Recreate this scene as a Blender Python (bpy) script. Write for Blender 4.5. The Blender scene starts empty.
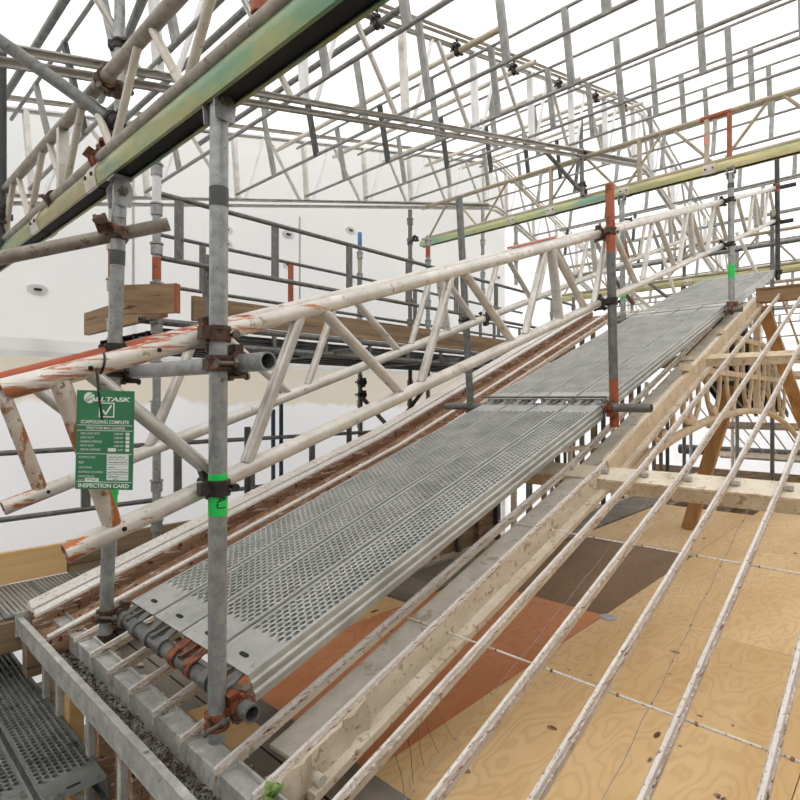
import bpy, math, random
from math import radians, sin, cos, pi, atan
from mathutils import Vector, Matrix
random.seed(7)
SC = bpy.context.scene
COL = SC.collection
H = 3.2                      # camera height above the ground; all heights below are measured from the camera
ORD = ['first','second','third','fourth','fifth','sixth','seventh','eighth','ninth','tenth','eleventh','twelfth','thirteenth','fourteenth','fifteenth','sixteenth','seventeenth','eighteenth','nineteenth','twentieth',
       'twenty-first','twenty-second','twenty-third','twenty-fourth','twenty-fifth','twenty-sixth','twenty-seventh','twenty-eighth','twenty-ninth','thirtieth','thirty-first','thirty-second','thirty-third','thirty-fourth']

# ------------------------------------------------------------------ materials
def lin(c):
    return tuple(((x/255)/12.92 if x/255 <= .04045 else ((x/255+.055)/1.055)**2.4) for x in c) + (1,)

def mk(name, c1, c2, scale=6, metallic=0., rough=.5, stretch=(1,1,1), chip=None, chip_t=.6, chip_scale=20, chip_stretch=(1,1,1),
       chip2=None, chip2_t=.62, chip2_scale=7, bump=0., bump_scale=40, lo=.35, hi=.65, ygrad=None, soft=.05):
    m = bpy.data.materials.new(name); m.use_nodes = True
    nt = m.node_tree; N = nt.nodes; L = nt.links
    bs = N['Principled BSDF']; bs.inputs['Metallic'].default_value = metallic; bs.inputs['Roughness'].default_value = rough
    tc = N.new('ShaderNodeTexCoord'); oi = N.new('ShaderNodeObjectInfo')
    off = N.new('ShaderNodeMath'); off.operation = 'MULTIPLY'; off.inputs[1].default_value = 37.
    L.new(oi.outputs['Random'], off.inputs[0])
    def noise(sc, st, det=6, seed=0):
        mp = N.new('ShaderNodeMapping'); mp.inputs['Scale'].default_value = st
        L.new(tc.outputs['Object'], mp.inputs['Vector'])
        va = N.new('ShaderNodeVectorMath'); va.operation = 'ADD'
        L.new(mp.outputs[0], va.inputs[0]); L.new(off.outputs[0], va.inputs[1])
        n = N.new('ShaderNodeTexNoise'); n.inputs['Scale'].default_value = sc; n.inputs['Detail'].default_value = det
        n.inputs['Roughness'].default_value = .62
        L.new(va.outputs[0], n.inputs['Vector']); return n
    n1 = noise(scale, stretch)
    cr = N.new('ShaderNodeValToRGB'); cr.color_ramp.elements[0].position = lo; cr.color_ramp.elements[1].position = hi
    cr.color_ramp.elements[0].color = lin(c1); cr.color_ramp.elements[1].color = lin(c2)
    L.new(n1.outputs['Fac'], cr.inputs[0]); col = cr.outputs[0]
    def chips(col, c, t, sc, st, grad=None):
        n = noise(sc, st, 8); fac = n.outputs['Fac']
        if grad:
            sp = N.new('ShaderNodeSeparateXYZ'); L.new(tc.outputs['Object'], sp.inputs[0])
            mr = N.new('ShaderNodeMapRange'); mr.inputs['From Min'].default_value = grad[0]; mr.inputs['From Max'].default_value = grad[1]
            mr.inputs['To Min'].default_value = grad[2]; mr.inputs['To Max'].default_value = grad[3]
            L.new(sp.outputs['Y'], mr.inputs['Value'])
            ad = N.new('ShaderNodeMath'); ad.operation = 'ADD'; L.new(fac, ad.inputs[0]); L.new(mr.outputs[0], ad.inputs[1]); fac = ad.outputs[0]
        r = N.new('ShaderNodeValToRGB'); r.color_ramp.elements[0].position = t; r.color_ramp.elements[1].position = min(1, t+soft)
        L.new(fac, r.inputs[0])
        mx = N.new('ShaderNodeMixRGB'); L.new(r.outputs[0], mx.inputs['Fac']); L.new(col, mx.inputs['Color1']); mx.inputs['Color2'].default_value = lin(c)
        return mx.outputs[0]
    if chip2: col = chips(col, chip2, chip2_t, chip2_scale, (1,1,1))
    if chip: col = chips(col, chip, chip_t, chip_scale, chip_stretch, ygrad)
    L.new(col, bs.inputs['Base Color'])
    if bump:
        nb = noise(bump_scale, (1,1,1)); b = N.new('ShaderNodeBump'); b.inputs['Strength'].default_value = bump; b.inputs['Distance'].default_value = .01
        L.new(nb.outputs['Fac'], b.inputs['Height']); L.new(b.outputs[0], bs.inputs['Normal'])
    return m

M = {}
M['galv']   = mk('galvanised_steel', (136,138,137), (170,172,170), 26, .45, .4, chip=(112,113,110), chip_t=.62, chip_scale=60, bump=.06)
M['galvd']  = mk('dull_steel', (96,97,94), (126,126,122), 24, .4, .45, chip=(76,74,70), chip_t=.62, chip_scale=20, bump=.1)
M['galvp']  = mk('purlin_steel', (132,132,128), (160,160,156), 12, .35, .45)
M['galvb']  = mk('board_steel', (160,162,158), (190,191,187), 5, .4, .42, chip=(158,154,138), chip_t=.62, chip_scale=5, soft=.15)
M['galvo']  = mk('old_board_steel', (104,106,102), (136,138,134), 6, .3, .5, chip=(86,86,80), chip_t=.58, chip_scale=8)
M['alu']    = mk('worn_aluminium', (188,184,175), (216,212,205), 9, .5, .32, chip=(150,140,122), chip_t=.62, chip_scale=45, chip_stretch=(1,.3,1))
M['aluo']   = mk('aluminium_with_orange_paint', (200,195,186), (226,222,214), 9, .3, .36, chip=(184,116,80), chip_t=.66, chip_scale=34, chip_stretch=(1.3,.07,1.3), chip2=(176,160,136), chip2_t=.6, chip2_scale=30, ygrad=(-.1,2.0,.17,-.03))
M['aluo2']  = mk('aluminium_with_orange_end', (196,191,181), (222,218,210), 9, .35, .36, chip=(184,112,68), chip_t=.62, chip_scale=30, chip_stretch=(1.2,.3,1.2), chip2=(150,140,122), chip2_t=.63, chip2_scale=40, ygrad=(0,.30,.16,-.08))
M['alur']   = mk('aluminium_worn_orange_end', (190,172,150), (216,208,196), 12, .2, .42, chip=(164,98,52), chip_t=.5, chip_scale=16, chip_stretch=(1,1,.35), chip2=(140,104,62), chip2_t=.58, chip2_scale=20)
M['cream']  = mk('cream_tube', (190,182,166), (214,208,196), 6, .15, .45, chip=(148,132,108), chip_t=.63, chip_scale=18)
M['creamd'] = mk('brownish_tube', (158,146,122), (184,174,152), 6, .15, .5, chip=(176,120,80), chip_t=.66, chip_scale=12)
M['white']  = mk('white_painted_steel', (225,226,225), (240,240,239), 5, .0, .45)
M['orange'] = mk('orange_painted_steel', (150,78,44), (174,96,58), 9, .05, .5, chip=(220,208,176), chip_t=.68, chip_scale=38, chip2=(128,62,38), chip2_t=.6)
M['rust']   = mk('rusty_coupler', (70,55,47), (104,80,64), 40, .4, .5, chip=(158,84,50), chip_t=.58, chip_scale=40, bump=.4, bump_scale=90)
M['rusto']  = mk('orange_rusty_coupler', (122,66,42), (158,88,56), 40, .3, .55, chip=(66,52,46), chip_t=.52, chip_scale=60, bump=.4, bump_scale=90)
M['black']  = mk('dark_coupler', (44,41,39), (68,62,56), 20, .4, .5, chip=(96,72,54), chip_t=.64, chip_scale=40, bump=.4, bump_scale=90)
M['bolt']   = mk('bolt_steel', (88,84,76), (128,122,110), 20, .5, .45)
M['dark']   = mk('painted_void_shade', (22,22,22), (32,32,31), 8, 0, .8)  # near-black colour painting the shade inside slots, holes and gaps; also joint lines
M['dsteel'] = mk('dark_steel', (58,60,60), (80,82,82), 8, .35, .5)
def beam_mat(name, cols):
    m = mk(name, cols[0], cols[-1], 1.3, .45, .38, (1.6,6,6))
    cr = [n for n in m.node_tree.nodes if n.type == 'VALTORGB'][0].color_ramp
    for i, c in enumerate(cols[1:-1]):
        e = cr.elements.new(.3 + .4*(i+1)/(len(cols)-1)); e.color = lin(c)
    cr.elements[0].position = .3; cr.elements[-1].position = .7
    return m
M['beamg']  = beam_mat('green_gold_passivated_beam', [(88,132,112),(112,142,104),(154,152,100),(88,130,110)])
M['beamy']  = beam_mat('gold_passivated_beam', [(186,178,128),(200,190,142),(170,172,124),(184,180,136)])
M['beamd']  = beam_mat('dull_gold_passivated_beam', [(150,142,94),(166,156,108),(136,138,92),(150,148,104)])
M['beamq']  = beam_mat('pale_green_passivated_beam', [(132,176,152),(160,188,146),(190,190,138),(130,170,150)])
M['bar']    = mk('flaking_white_paint_on_iron', (214,208,200), (232,228,222), 9, 0, .55, (1,.3,1), chip=(128,86,70), chip_t=.60, chip_scale=150, chip_stretch=(1,.035,1), chip2=(196,184,170), chip2_t=.58, chip2_scale=60, bump=.3, bump_scale=70)
M['rebate'] = mk('putty_stained_rebate', (172,150,132), (212,202,190), 30, 0, .7, (1,.2,1), chip=(112,72,58), chip_t=.57, chip_scale=120, chip_stretch=(1,.04,1), chip2=(222,214,206), chip2_t=.54, chip2_scale=60, bump=.3, bump_scale=70)
M['barside']= mk('dirty_cream_paint', (192,178,156), (218,208,190), 8, 0, .6, (1,.4,1), chip=(120,80,56), chip_t=.63, chip_scale=44, chip_stretch=(1,.3,1), chip2=(172,154,130), chip2_t=.57, chip2_scale=24, bump=.25, bump_scale=50)
M['flange'] = mk('pale_grey_paint', (184,178,164), (204,199,186), 9, 0, .6, chip=(92,80,66), chip_t=.655, chip_scale=80, chip2=(166,156,138), chip2_t=.58, chip2_scale=14, bump=.2)
M['ctop']   = mk('cream_top_paint', (214,202,178), (232,222,202), 9, 0, .55, chip=(150,122,94), chip_t=.63, chip_scale=40, chip2=(196,178,150), chip2_t=.58, chip2_scale=14, bump=.2)
M['tubeg']  = mk('grey_brown_tube', (128,122,110), (160,152,138), 14, .3, .45, chip=(110,92,74), chip_t=.6, chip_scale=30)
M['plate']  = mk('grey_weathered_sill', (158,158,152), (192,192,187), 14, 0, .65, chip=(112,106,98), chip_t=.63, chip_scale=16, chip2=(206,206,202), chip2_t=.6, bump=.4, bump_scale=30)
M['brown']  = mk('flaked_red_brown_timber', (138,100,76), (178,144,114), 14, 0, .7, (1,.12,1), chip=(216,206,194), chip_t=.57, chip_scale=50, chip_stretch=(1,.12,1), chip2=(92,52,40), chip2_t=.57, chip2_scale=26, bump=.3)
M['iron']   = mk('tan_painted_iron', (198,178,148), (220,202,174), 8, 0, .6, chip=(150,116,80), chip_t=.62, chip_scale=22, bump=.15)
M['timber'] = mk('weathered_timber', (116,96,74), (158,134,104), 5, 0, .75, (1,.16,3), chip=(84,68,52), chip_t=.6, chip_scale=9, chip_stretch=(1,.1,3), bump=.25)
M['timberg']= mk('grey_timber', (118,112,102), (152,146,134), 5, 0, .8, (.2,1,1), chip=(84,78,70), chip_t=.62, chip_scale=9, bump=.2)
M['timberx']= mk('brown_timber', (134,108,80), (172,142,106), 5, 0, .75, (.16,1,3), chip=(92,70,50), chip_t=.6, chip_scale=9, chip_stretch=(.1,1,3), bump=.2)
M['newwood']= mk('new_pine', (214,174,116), (232,196,140), 4, 0, .6, (1,.12,4), chip=(176,128,74), chip_t=.66, chip_scale=9, chip_stretch=(1,.12,3))
M['prop']   = mk('tan_prop_timber', (150,112,70), (186,146,98), 5, 0, .7, (2,2,.2))
M['litter'] = mk('dead_leaf_litter', (58,44,34), (112,88,66), 40, 0, .9)
M['rubble'] = mk('putty_rubble', (150,132,108), (220,204,176), 25, 0, .9)
M['tapeg']  = mk('green_tape', (26,206,86), (34,218,96), 8, 0, .4)
M['taped']  = mk('dark_tape', (70,72,72), (86,88,88), 12, 0, .55)
M['tag']    = mk('tag_green', (52,122,80), (58,130,88), 4, 0, .4)
M['print']  = mk('white_print', (226,232,226), (236,240,236), 8, 0, .5)
M['ink']    = mk('black_ink', (30,30,34), (40,40,44), 8, 0, .5)
M['plastic']= mk('black_plastic', (16,16,18), (26,26,28), 8, 0, .4)
M['leaf']   = mk('green_leaf', (92,128,62), (140,168,92), 22, 0, .5, chip=(176,120,80), chip_t=.64, chip_scale=20)
M['bluep']  = mk('blue_grey_pipe', (52,72,92), (70,92,112), 8, .1, .5)
M['bluet']  = mk('blue_paint', (70,120,170), (96,146,196), 8, 0, .5)
M['greenp'] = mk('green_paint', (36,128,92), (50,146,108), 8, 0, .5)
M['roll']   = mk('grey_roll', (168,164,154), (188,184,174), 8, 0, .8)
M['ground'] = mk('pale_ground', (112,110,106), (138,136,132), 2, 0, .9)
M['steelpl']= mk('nail_plate_steel', (166,176,184), (188,196,202), 12, .5, .4)
M['redcap'] = mk('red_plastic', (216,140,128), (228,160,148), 8, 0, .5)
M['yellow'] = mk('yellow_tape', (212,176,60), (224,190,80), 8, 0, .5)

def ply(name, c1, c2, c3, knot):
    m = bpy.data.materials.new(name); m.use_nodes = True
    nt = m.node_tree; N = nt.nodes; L = nt.links; bs = N['Principled BSDF']; bs.inputs['Roughness'].default_value = .62
    tc = N.new('ShaderNodeTexCoord'); oi = N.new('ShaderNodeObjectInfo')
    off = N.new('ShaderNodeMath'); off.operation = 'MULTIPLY'; off.inputs[1].default_value = 23.; L.new(oi.outputs['Random'], off.inputs[0])
    mp = N.new('ShaderNodeMapping'); mp.inputs['Scale'].default_value = (1.5,.55,1); L.new(tc.outputs['Object'], mp.inputs[0])
    va = N.new('ShaderNodeVectorMath'); va.operation = 'ADD'; L.new(mp.outputs[0], va.inputs[0]); L.new(off.outputs[0], va.inputs[1])
    n = N.new('ShaderNodeTexNoise'); n.inputs['Scale'].default_value = 3.0; n.inputs['Detail'].default_value = 2.5; L.new(va.outputs[0], n.inputs['Vector'])
    mu = N.new('ShaderNodeMath'); mu.operation = 'MULTIPLY'; mu.inputs[1].default_value = 84.; L.new(n.outputs['Fac'], mu.inputs[0])
    sn = N.new('ShaderNodeMath'); sn.operation = 'SINE'; L.new(mu.outputs[0], sn.inputs[0])
    r1 = N.new('ShaderNodeMapRange'); r1.inputs['From Min'].default_value = -1; r1.inputs['From Max'].default_value = 1; L.new(sn.outputs[0], r1.inputs['Value'])
    pw = N.new('ShaderNodeMath'); pw.operation = 'POWER'; pw.inputs[1].default_value = 2.6; L.new(r1.outputs[0], pw.inputs[0])
    n2 = N.new('ShaderNodeTexNoise'); n2.inputs['Scale'].default_value = 1.3; n2.inputs['Detail'].default_value = 5; L.new(va.outputs[0], n2.inputs['Vector'])
    cr = N.new('ShaderNodeValToRGB'); cr.color_ramp.elements[0].position = .36; cr.color_ramp.elements[1].position = .64
    cr.color_ramp.elements[0].color = lin(c1); cr.color_ramp.elements[1].color = lin(c2); L.new(n2.outputs['Fac'], cr.inputs[0])
    mx = N.new('ShaderNodeMixRGB'); mx.inputs['Color2'].default_value = lin(c3)
    fm = N.new('ShaderNodeMath'); fm.operation = 'MULTIPLY'; fm.inputs[1].default_value = .30; L.new(pw.outputs[0], fm.inputs[0]); L.new(fm.outputs[0], mx.inputs['Fac'])
    L.new(cr.outputs[0], mx.inputs['Color1'])
    vo = N.new('ShaderNodeTexVoronoi'); vo.inputs['Scale'].default_value = 2.6; L.new(va.outputs[0], vo.inputs['Vector'])
    kr = N.new('ShaderNodeValToRGB'); kr.color_ramp.elements[0].position = .045; kr.color_ramp.elements[1].position = .06
    kr.color_ramp.elements[0].color = (1,1,1,1); kr.color_ramp.elements[1].color = (0,0,0,1); L.new(vo.outputs['Distance'], kr.inputs[0])
    mk2 = N.new('ShaderNodeMixRGB'); L.new(kr.outputs[0], mk2.inputs['Fac']); L.new(mx.outputs[0], mk2.inputs['Color1']); mk2.inputs['Color2'].default_value = lin(knot)
    L.new(mk2.outputs[0], bs.inputs['Base Color'])
    return m
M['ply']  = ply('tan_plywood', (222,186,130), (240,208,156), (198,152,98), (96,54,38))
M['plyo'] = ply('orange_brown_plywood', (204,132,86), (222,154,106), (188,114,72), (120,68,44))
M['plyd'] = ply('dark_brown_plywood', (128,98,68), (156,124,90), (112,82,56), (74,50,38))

def sheet(name, col, diff, stain=False):
    m = bpy.data.materials.new(name); m.use_nodes = True
    nt = m.node_tree; N = nt.nodes; L = nt.links; N.remove(N['Principled BSDF']); out = N['Material Output']
    tc = N.new('ShaderNodeTexCoord')
    n = N.new('ShaderNodeTexNoise'); n.inputs['Scale'].default_value = .9; n.inputs['Detail'].default_value = 4
    mp = N.new('ShaderNodeMapping'); mp.inputs['Scale'].default_value = (1.,.35,.7); L.new(tc.outputs['Object'], mp.inputs[0]); L.new(mp.outputs[0], n.inputs['Vector'])
    cr = N.new('ShaderNodeValToRGB'); cr.color_ramp.elements[0].position = .3; cr.color_ramp.elements[1].position = .7
    cr.color_ramp.elements[0].color = lin([c-7 for c in col]); cr.color_ramp.elements[1].color = lin(col)
    L.new(n.outputs['Fac'], cr.inputs[0]); c = cr.outputs[0]
    if stain:    # brown tide mark along the top of the lower sheet
        sp = N.new('ShaderNodeSeparateXYZ'); L.new(tc.outputs['Object'], sp.inputs[0])
        n2 = N.new('ShaderNodeTexNoise'); n2.inputs['Scale'].default_value = 1.6; n2.inputs['Detail'].default_value = 3; L.new(tc.outputs['Object'], n2.inputs['Vector'])
        md = N.new('ShaderNodeMath'); md.operation = 'MULTIPLY_ADD'; md.inputs[1].default_value = .55; L.new(n2.outputs['Fac'], md.inputs[0]); L.new(sp.outputs['Z'], md.inputs[2])
        r = N.new('ShaderNodeValToRGB'); r.color_ramp.elements[0].position = .2; r.color_ramp.elements[1].position = .25
        L.new(md.outputs[0], r.inputs[0])
        mx = N.new('ShaderNodeMixRGB'); L.new(r.outputs[0], mx.inputs['Fac']); L.new(c, mx.inputs['Color1']); mx.inputs['Color2'].default_value = lin((206,198,184)); c = mx.outputs[0]
    d = N.new('ShaderNodeBsdfDiffuse'); t = N.new('ShaderNodeBsdfTranslucent'); L.new(c, d.inputs[0]); L.new(c, t.inputs[0])
    ms = N.new('ShaderNodeMixShader'); ms.inputs[0].default_value = 1-diff; L.new(d.outputs[0], ms.inputs[1]); L.new(t.outputs[0], ms.inputs[2])
    L.new(ms.outputs[0], out.inputs['Surface'])
    return m
M['roofs'] = sheet('white_roof_sheeting', (250,250,251), .3)
M['sides'] = sheet('side_light_screen', (214,213,211), .6)
M['walls'] = sheet('white_wall_sheeting', (222,222,221), .55)
M['walll'] = sheet('stained_lower_sheeting', (224,224,226), .5, True)

# ------------------------------------------------------------------ mesh builder
def frame(d):
    d = Vector(d).normalized()
    a = Vector((0,0,1)) if abs(d.z) < .95 else Vector((1,0,0))
    s = d.cross(a).normalized(); return s, s.cross(d).normalized(), d

class MB:
    def __init__(s): s.v = []; s.f = []
    def add(s, vs, fs):
        b = len(s.v); s.v.extend(tuple(p) for p in vs); s.f.extend(tuple(b+i for i in q) for q in fs); return s
    def tube(s, p0, p1, r, n=14, ri=None):
        p0 = Vector(p0); p1 = Vector(p1); x, y, d = frame(p1-p0); vs = []; fs = []
        C = [(x*cos(2*pi*i/n) + y*sin(2*pi*i/n)) for i in range(n)]
        vs += [p0+c*r for c in C] + [p1+c*r for c in C]
        fs += [(i, (i+1) % n, n+(i+1) % n, n+i) for i in range(n)]
        if ri:
            vs += [p0+c*ri for c in C] + [p1+c*ri for c in C]
            fs += [(2*n+(i+1) % n, 2*n+i, 3*n+i, 3*n+(i+1) % n) for i in range(n)]
            fs += [((i+1) % n, i, 2*n+i, 2*n+(i+1) % n) for i in range(n)]
            fs += [(n+i, n+(i+1) % n, 3*n+(i+1) % n, 3*n+i) for i in range(n)]
        else:
            fs += [tuple(reversed(range(n))), tuple(range(n, 2*n))]
        return s.add(vs, fs)
    def path(s, pts, r, n=8):
        pts = [Vector(p) for p in pts]; vs = []; fs = []; prev = None
        for i, p in enumerate(pts):
            d = (pts[min(i+1, len(pts)-1)] - pts[max(i-1, 0)]).normalized()
            if prev is None: x, y, _ = frame(d)
            else:
                x = (prev - d*prev.dot(d)).normalized(); y = d.cross(x)
            prev = x
            rr = r[i] if isinstance(r, (list, tuple)) else r
            vs += [p + (x*cos(2*pi*k/n) + y*sin(2*pi*k/n))*rr for k in range(n)]
        for i in range(len(pts)-1):
            fs += [(i*n+k, i*n+(k+1) % n, (i+1)*n+(k+1) % n, (i+1)*n+k) for k in range(n)]
        fs += [tuple(reversed(range(n))), tuple(range((len(pts)-1)*n, len(pts)*n))]
        return s.add(vs, fs)
    def box(s, c, sx, sy, sz, ax=None):
        c = Vector(c); X, Y, Z = ax or (Vector((1,0,0)), Vector((0,1,0)), Vector((0,0,1)))
        vs = [c + X*(i*sx/2) + Y*(j*sy/2) + Z*(k*sz/2) for k in (-1,1) for j in (-1,1) for i in (-1,1)]
        return s.add(vs, [(0,2,3,1),(4,5,7,6),(0,1,5,4),(2,6,7,3),(0,4,6,2),(1,3,7,5)])
    def bar(s, p0, p1, w, h, up=(0,0,1)):
        p0 = Vector(p0); p1 = Vector(p1); d = (p1-p0); l = d.length; d.normalize()
        x = d.cross(Vector(up))
        x = x.normalized() if x.length > 1e-4 else Vector((1,0,0)); u = x.cross(d).normalized()
        return s.box((p0+p1)/2, w, l, h, (x, d, u))
    def ext(s, prof, path, U, W):
        """closed 2-D profile (u,w) swept along path points, plane axes U, W fixed"""
        U = Vector(U); W = Vector(W); n = len(prof); vs = []; fs = []
        for p in path:
            p = Vector(p); vs += [p + U*a + W*b for a, b in prof]
        for i in range(len(path)-1):
            fs += [(i*n+k, i*n+(k+1) % n, (i+1)*n+(k+1) % n, (i+1)*n+k) for k in range(n)]
        fs += [tuple(reversed(range(n))), tuple(range((len(path)-1)*n, len(path)*n))]
        return s.add(vs, fs)
    def ring(s, c, ax, ri, ro, w, n=18):
        c = Vector(c); d = Vector(ax).normalized(); return s.tube(c-d*w/2, c+d*w/2, ro, n, ri)
    def ball(s, c, r, n=8, m=5, sq=(1,1,1)):
        c = Vector(c); vs = [c+Vector((0,0,r*sq[2]))]; fs = []
        for j in range(1, m):
            t = pi*j/m
            vs += [c + Vector((r*sin(t)*cos(2*pi*i/n)*sq[0], r*sin(t)*sin(2*pi*i/n)*sq[1], r*cos(t)*sq[2])) for i in range(n)]
        vs.append(c-Vector((0,0,r*sq[2])))
        fs += [(0, 1+i, 1+(i+1) % n) for i in range(n)]
        for j in range(m-2):
            fs += [(1+j*n+i, 1+(j+1)*n+i, 1+(j+1)*n+(i+1) % n, 1+j*n+(i+1) % n) for i in range(n)]
        b = 1+(m-2)*n; fs += [(b+i, len(vs)-1, b+(i+1) % n) for i in range(n)]
        return s.add(vs, fs)
    def mesh(s, name, mat, off=(0,0,0)):
        me = bpy.data.meshes.new(name); o = Vector(off)
        me.from_pydata([tuple(Vector(p)-o) for p in s.v], [], s.f); me.update()
        for p in me.polygons: p.use_smooth = True
        me.set_sharp_from_angle(angle=radians(38)); me.materials.append(M[mat]); return me
    def build(s, name, mat, parent=None, local=False):
        """points are given in place (heights from the camera) unless local"""
        off = Vector((0,0,-H))
        if parent is not None and not local:
            r = parent
            while r.parent: r = r.parent
            off = Vector(r.location) - Vector((0,0,H))
        if local: off = Vector((0,0,0))
        o = bpy.data.objects.new(name, s.mesh(name, mat, off)); COL.objects.link(o)
        if parent is not None: o.parent = parent
        return o

def tagit(o, label, cat, group=None):
    o['label'] = label; o['category'] = cat
    if group: o['group'] = group
    return o
def thing(name, label, cat, loc, group=None, rot=(0,0,0)):
    o = bpy.data.objects.new(name, None); COL.objects.link(o); o.empty_display_size = .05
    o.location = (loc[0], loc[1], loc[2]+H); o.rotation_euler = rot
    return tagit(o, label, cat, group)
def struct(o): o['kind'] = 'structure'; return o
def part(name, mat, parent, fn):
    m = MB(); fn(m); return m.build(name, mat, parent)
V = Vector
R = .0250

# ------------------------------------------------------------------ the tent: ground, sheets, patches
m = MB(); m.box((0,4,-3.25), 60, 60, .1); struct(m.build('ground', 'ground'))
def topz(y): return 2.16 + .2456*(y if y <= 8.34 else 16.68-y)
def botz(y): return topz(y) - .722
m = MB()
ys = [-3 + .5*i for i in range(46)]
vs = []; fs = []
for i, y in enumerate(ys):
    for j in range(12):
        x = -6.1 + j*1.0; sag = .045*sin(pi*((x+5.56)/2.56 % 1)); vs.append((x, y, topz(y)+.16+sag))
for i in range(len(ys)-1):
    for j in range(11): fs.append((i*12+j, i*12+j+1, (i+1)*12+j+1, (i+1)*12+j))
m.add(vs, fs); struct(m.build('ceiling', 'roofs'))
WX = -5.95
m = MB(); vs = []; fs = []          # upper wall sheet with a rolled lower hem
prof = [(.44,0),(.40,.05),(.40,.10),(.44,.13),(.50,.12),(.56,.05)]
ysw = [-2 + .45*i for i in range(26)]
for y in ysw:
    for z, d in prof: vs.append((WX + d + .012*sin(y*2.1+z*9), y, z))
    for z in (1.0, 1.6): vs.append((WX + .012*sin(y*1.7), y, z))
    vs.append((WX, y, topz(y)+.25))
n = len(prof)+3
for i in range(len(ysw)-1):
    for k in range(n-1): fs.append((i*n+k, i*n+k+1, (i+1)*n+k+1, (i+1)*n+k))
m.add(vs, fs); wl = struct(m.build('wall_left', 'walls'))
m = MB(); vs = []; fs = []
for y in ysw:
    for k in range(9):
        z = .46 - 3.66*k/8; vs.append((WX - .05 + .03*sin(y*1.3+k*.9), y, z))
for i in range(len(ysw)-1):
    for k in range(8): fs.append((i*9+k, i*9+k+1, (i+1)*9+k+1, (i+1)*9+k))
m.add(vs, fs)
lw = m.build('wall_left_lower', 'walll'); struct(lw)
for vtx in lw.data.vertices: vtx.co.z -= H
lw.location.z = H
m = MB(); m.box((-1.2, 19.2, 0), 11, .02, 8.6); struct(m.build('wall_back', 'roofs'))
m = MB(); vs = []; fs = []
for y in (9.25, 12, 15, 19.2):
    vs += [(WX-.0, y, -3.2), (WX-.0, y, topz(y)+.25)]
fs = [(0,1,3,2),(2,3,5,4),(4,5,7,6)]
m.add(vs, fs); struct(m.build('wall_end', 'roofs'))
m = MB(); m.box((3.9,7.5,0), .02, 22, 7.6); struct(m.build('wall_light_screen_right', 'sides'))  # unseen sheet, added to cut the light from the open side
m = MB(); m.box((-1.0,-3.2,-.4), 10, .02, 5.8); struct(m.build('wall_light_screen_front', 'sides'))  # out of view behind the camera, added so the roof light dominates
for y in (2.25, 4.35, 6.5):           # welded seams of the wall sheet
    p = MB(); p.box((WX+.012, y, 1.5), .006, .025, 1.8); p.build('trim_seam', 'walls', wl)
for i, (y, z) in enumerate([(1.40,1.02),(1.40,.52),(3.30,2.0),(3.30,1.83),(4.17,2.13),(4.17,1.74),(5.24,2.42),(5.24,1.75),(7.6,1.85),(9.0,2.35)]):
    p = MB(); q = [(WX+.012, y+.085*cos(a)*(abs(cos(a))**-.35 if abs(cos(a)) > .05 else 1), z+.05*sin(a)) for a in [2*pi*k/20 for k in range(20)]]
    p.add(q + [(x-.02, yy, zz) for x, yy, zz in q], [tuple(range(20))] + [(k, 20+k, 20+(k+1) % 20, (k+1) % 20) for k in range(20)])
    e = p.build('sheet_patch', 'plate', wl); e.data.materials[0] = M['white']
    p = MB(); p.box((WX+.02, y, z), .012, .06, .02); p.build('eyelet_slot', 'dark', e)

# ------------------------------------------------------------------ couplers
NC = [0]
def coupler(p1, a1, p2, a2, mat, label, r1=R, r2=R, grip=True):
    p1 = V(p1); p2 = V(p2); a1 = V(a1).normalized(); a2 = V(a2).normalized()
    t = thing('scaffold_coupler', label, 'coupler', p1, 'tube couplers')
    link = p2 - p1
    if link.length < .02: link = a1.cross(a2)
    l = link.normalized()
    for p, a, r, s in ((p1, a1, r1, 1), (p2, a2, r2, -1)):
        side = a.cross(l); side = side.normalized() if side.length > .05 else frame(a)[0]
        b = MB(); b.ring(p, a, r+.001, r+.007, .046)
        b.ring(p+a*.016, a, r+.006, r+.011, .012); b.ring(p-a*.016, a, r+.006, r+.011, .012)
        b.build('clamp_band', mat, t)
        b = MB(); c = p + side*(r+.016)
        b.box(c, .03, .03, .034, (side, l, a)); b.build('hinge_lug', mat, t)
        b = MB(); c = p - side*(r+.014)
        b.tube(c - l*.034*s, c + l*.045*s, .0065, 8); b.tube(c + l*.022*s, c + l*.036*s, .014, 6); b.tube(c - l*.036*s, c - l*.028*s, .012, 8)
        b.build('bolt', 'bolt' if mat != 'black' else 'black', t)
    b = MB(); mid = (p1+p2)/2; b.box(mid, .036, .036, max(.02, (p2-p1).length-.04), (*frame(l)[:2], l)); b.build('swivel_plate', mat, t)
    return t

def pole(name, label, p0, p1, mat='galv', r=R, group=None, cat='tube', open_ends=True, n=16):
    mb = MB(); mb.tube(p0, p1, r, n, r-.005 if open_ends else None)
    t = thing(name, label, cat, p0, group); mb.build('tube_wall', mat, t); return t
def band(t, name, mat, p0, p1, r):
    return part(name, mat, t, lambda m: m.tube(p0, p1, r, 18, r-.0022))
def lerp(a, b, k): return tuple(a[i]+(b[i]-a[i])*k for i in range(3))
def at_z(a, b, z): return lerp(a, b, (z-a[2])/(b[2]-a[2]))

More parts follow.
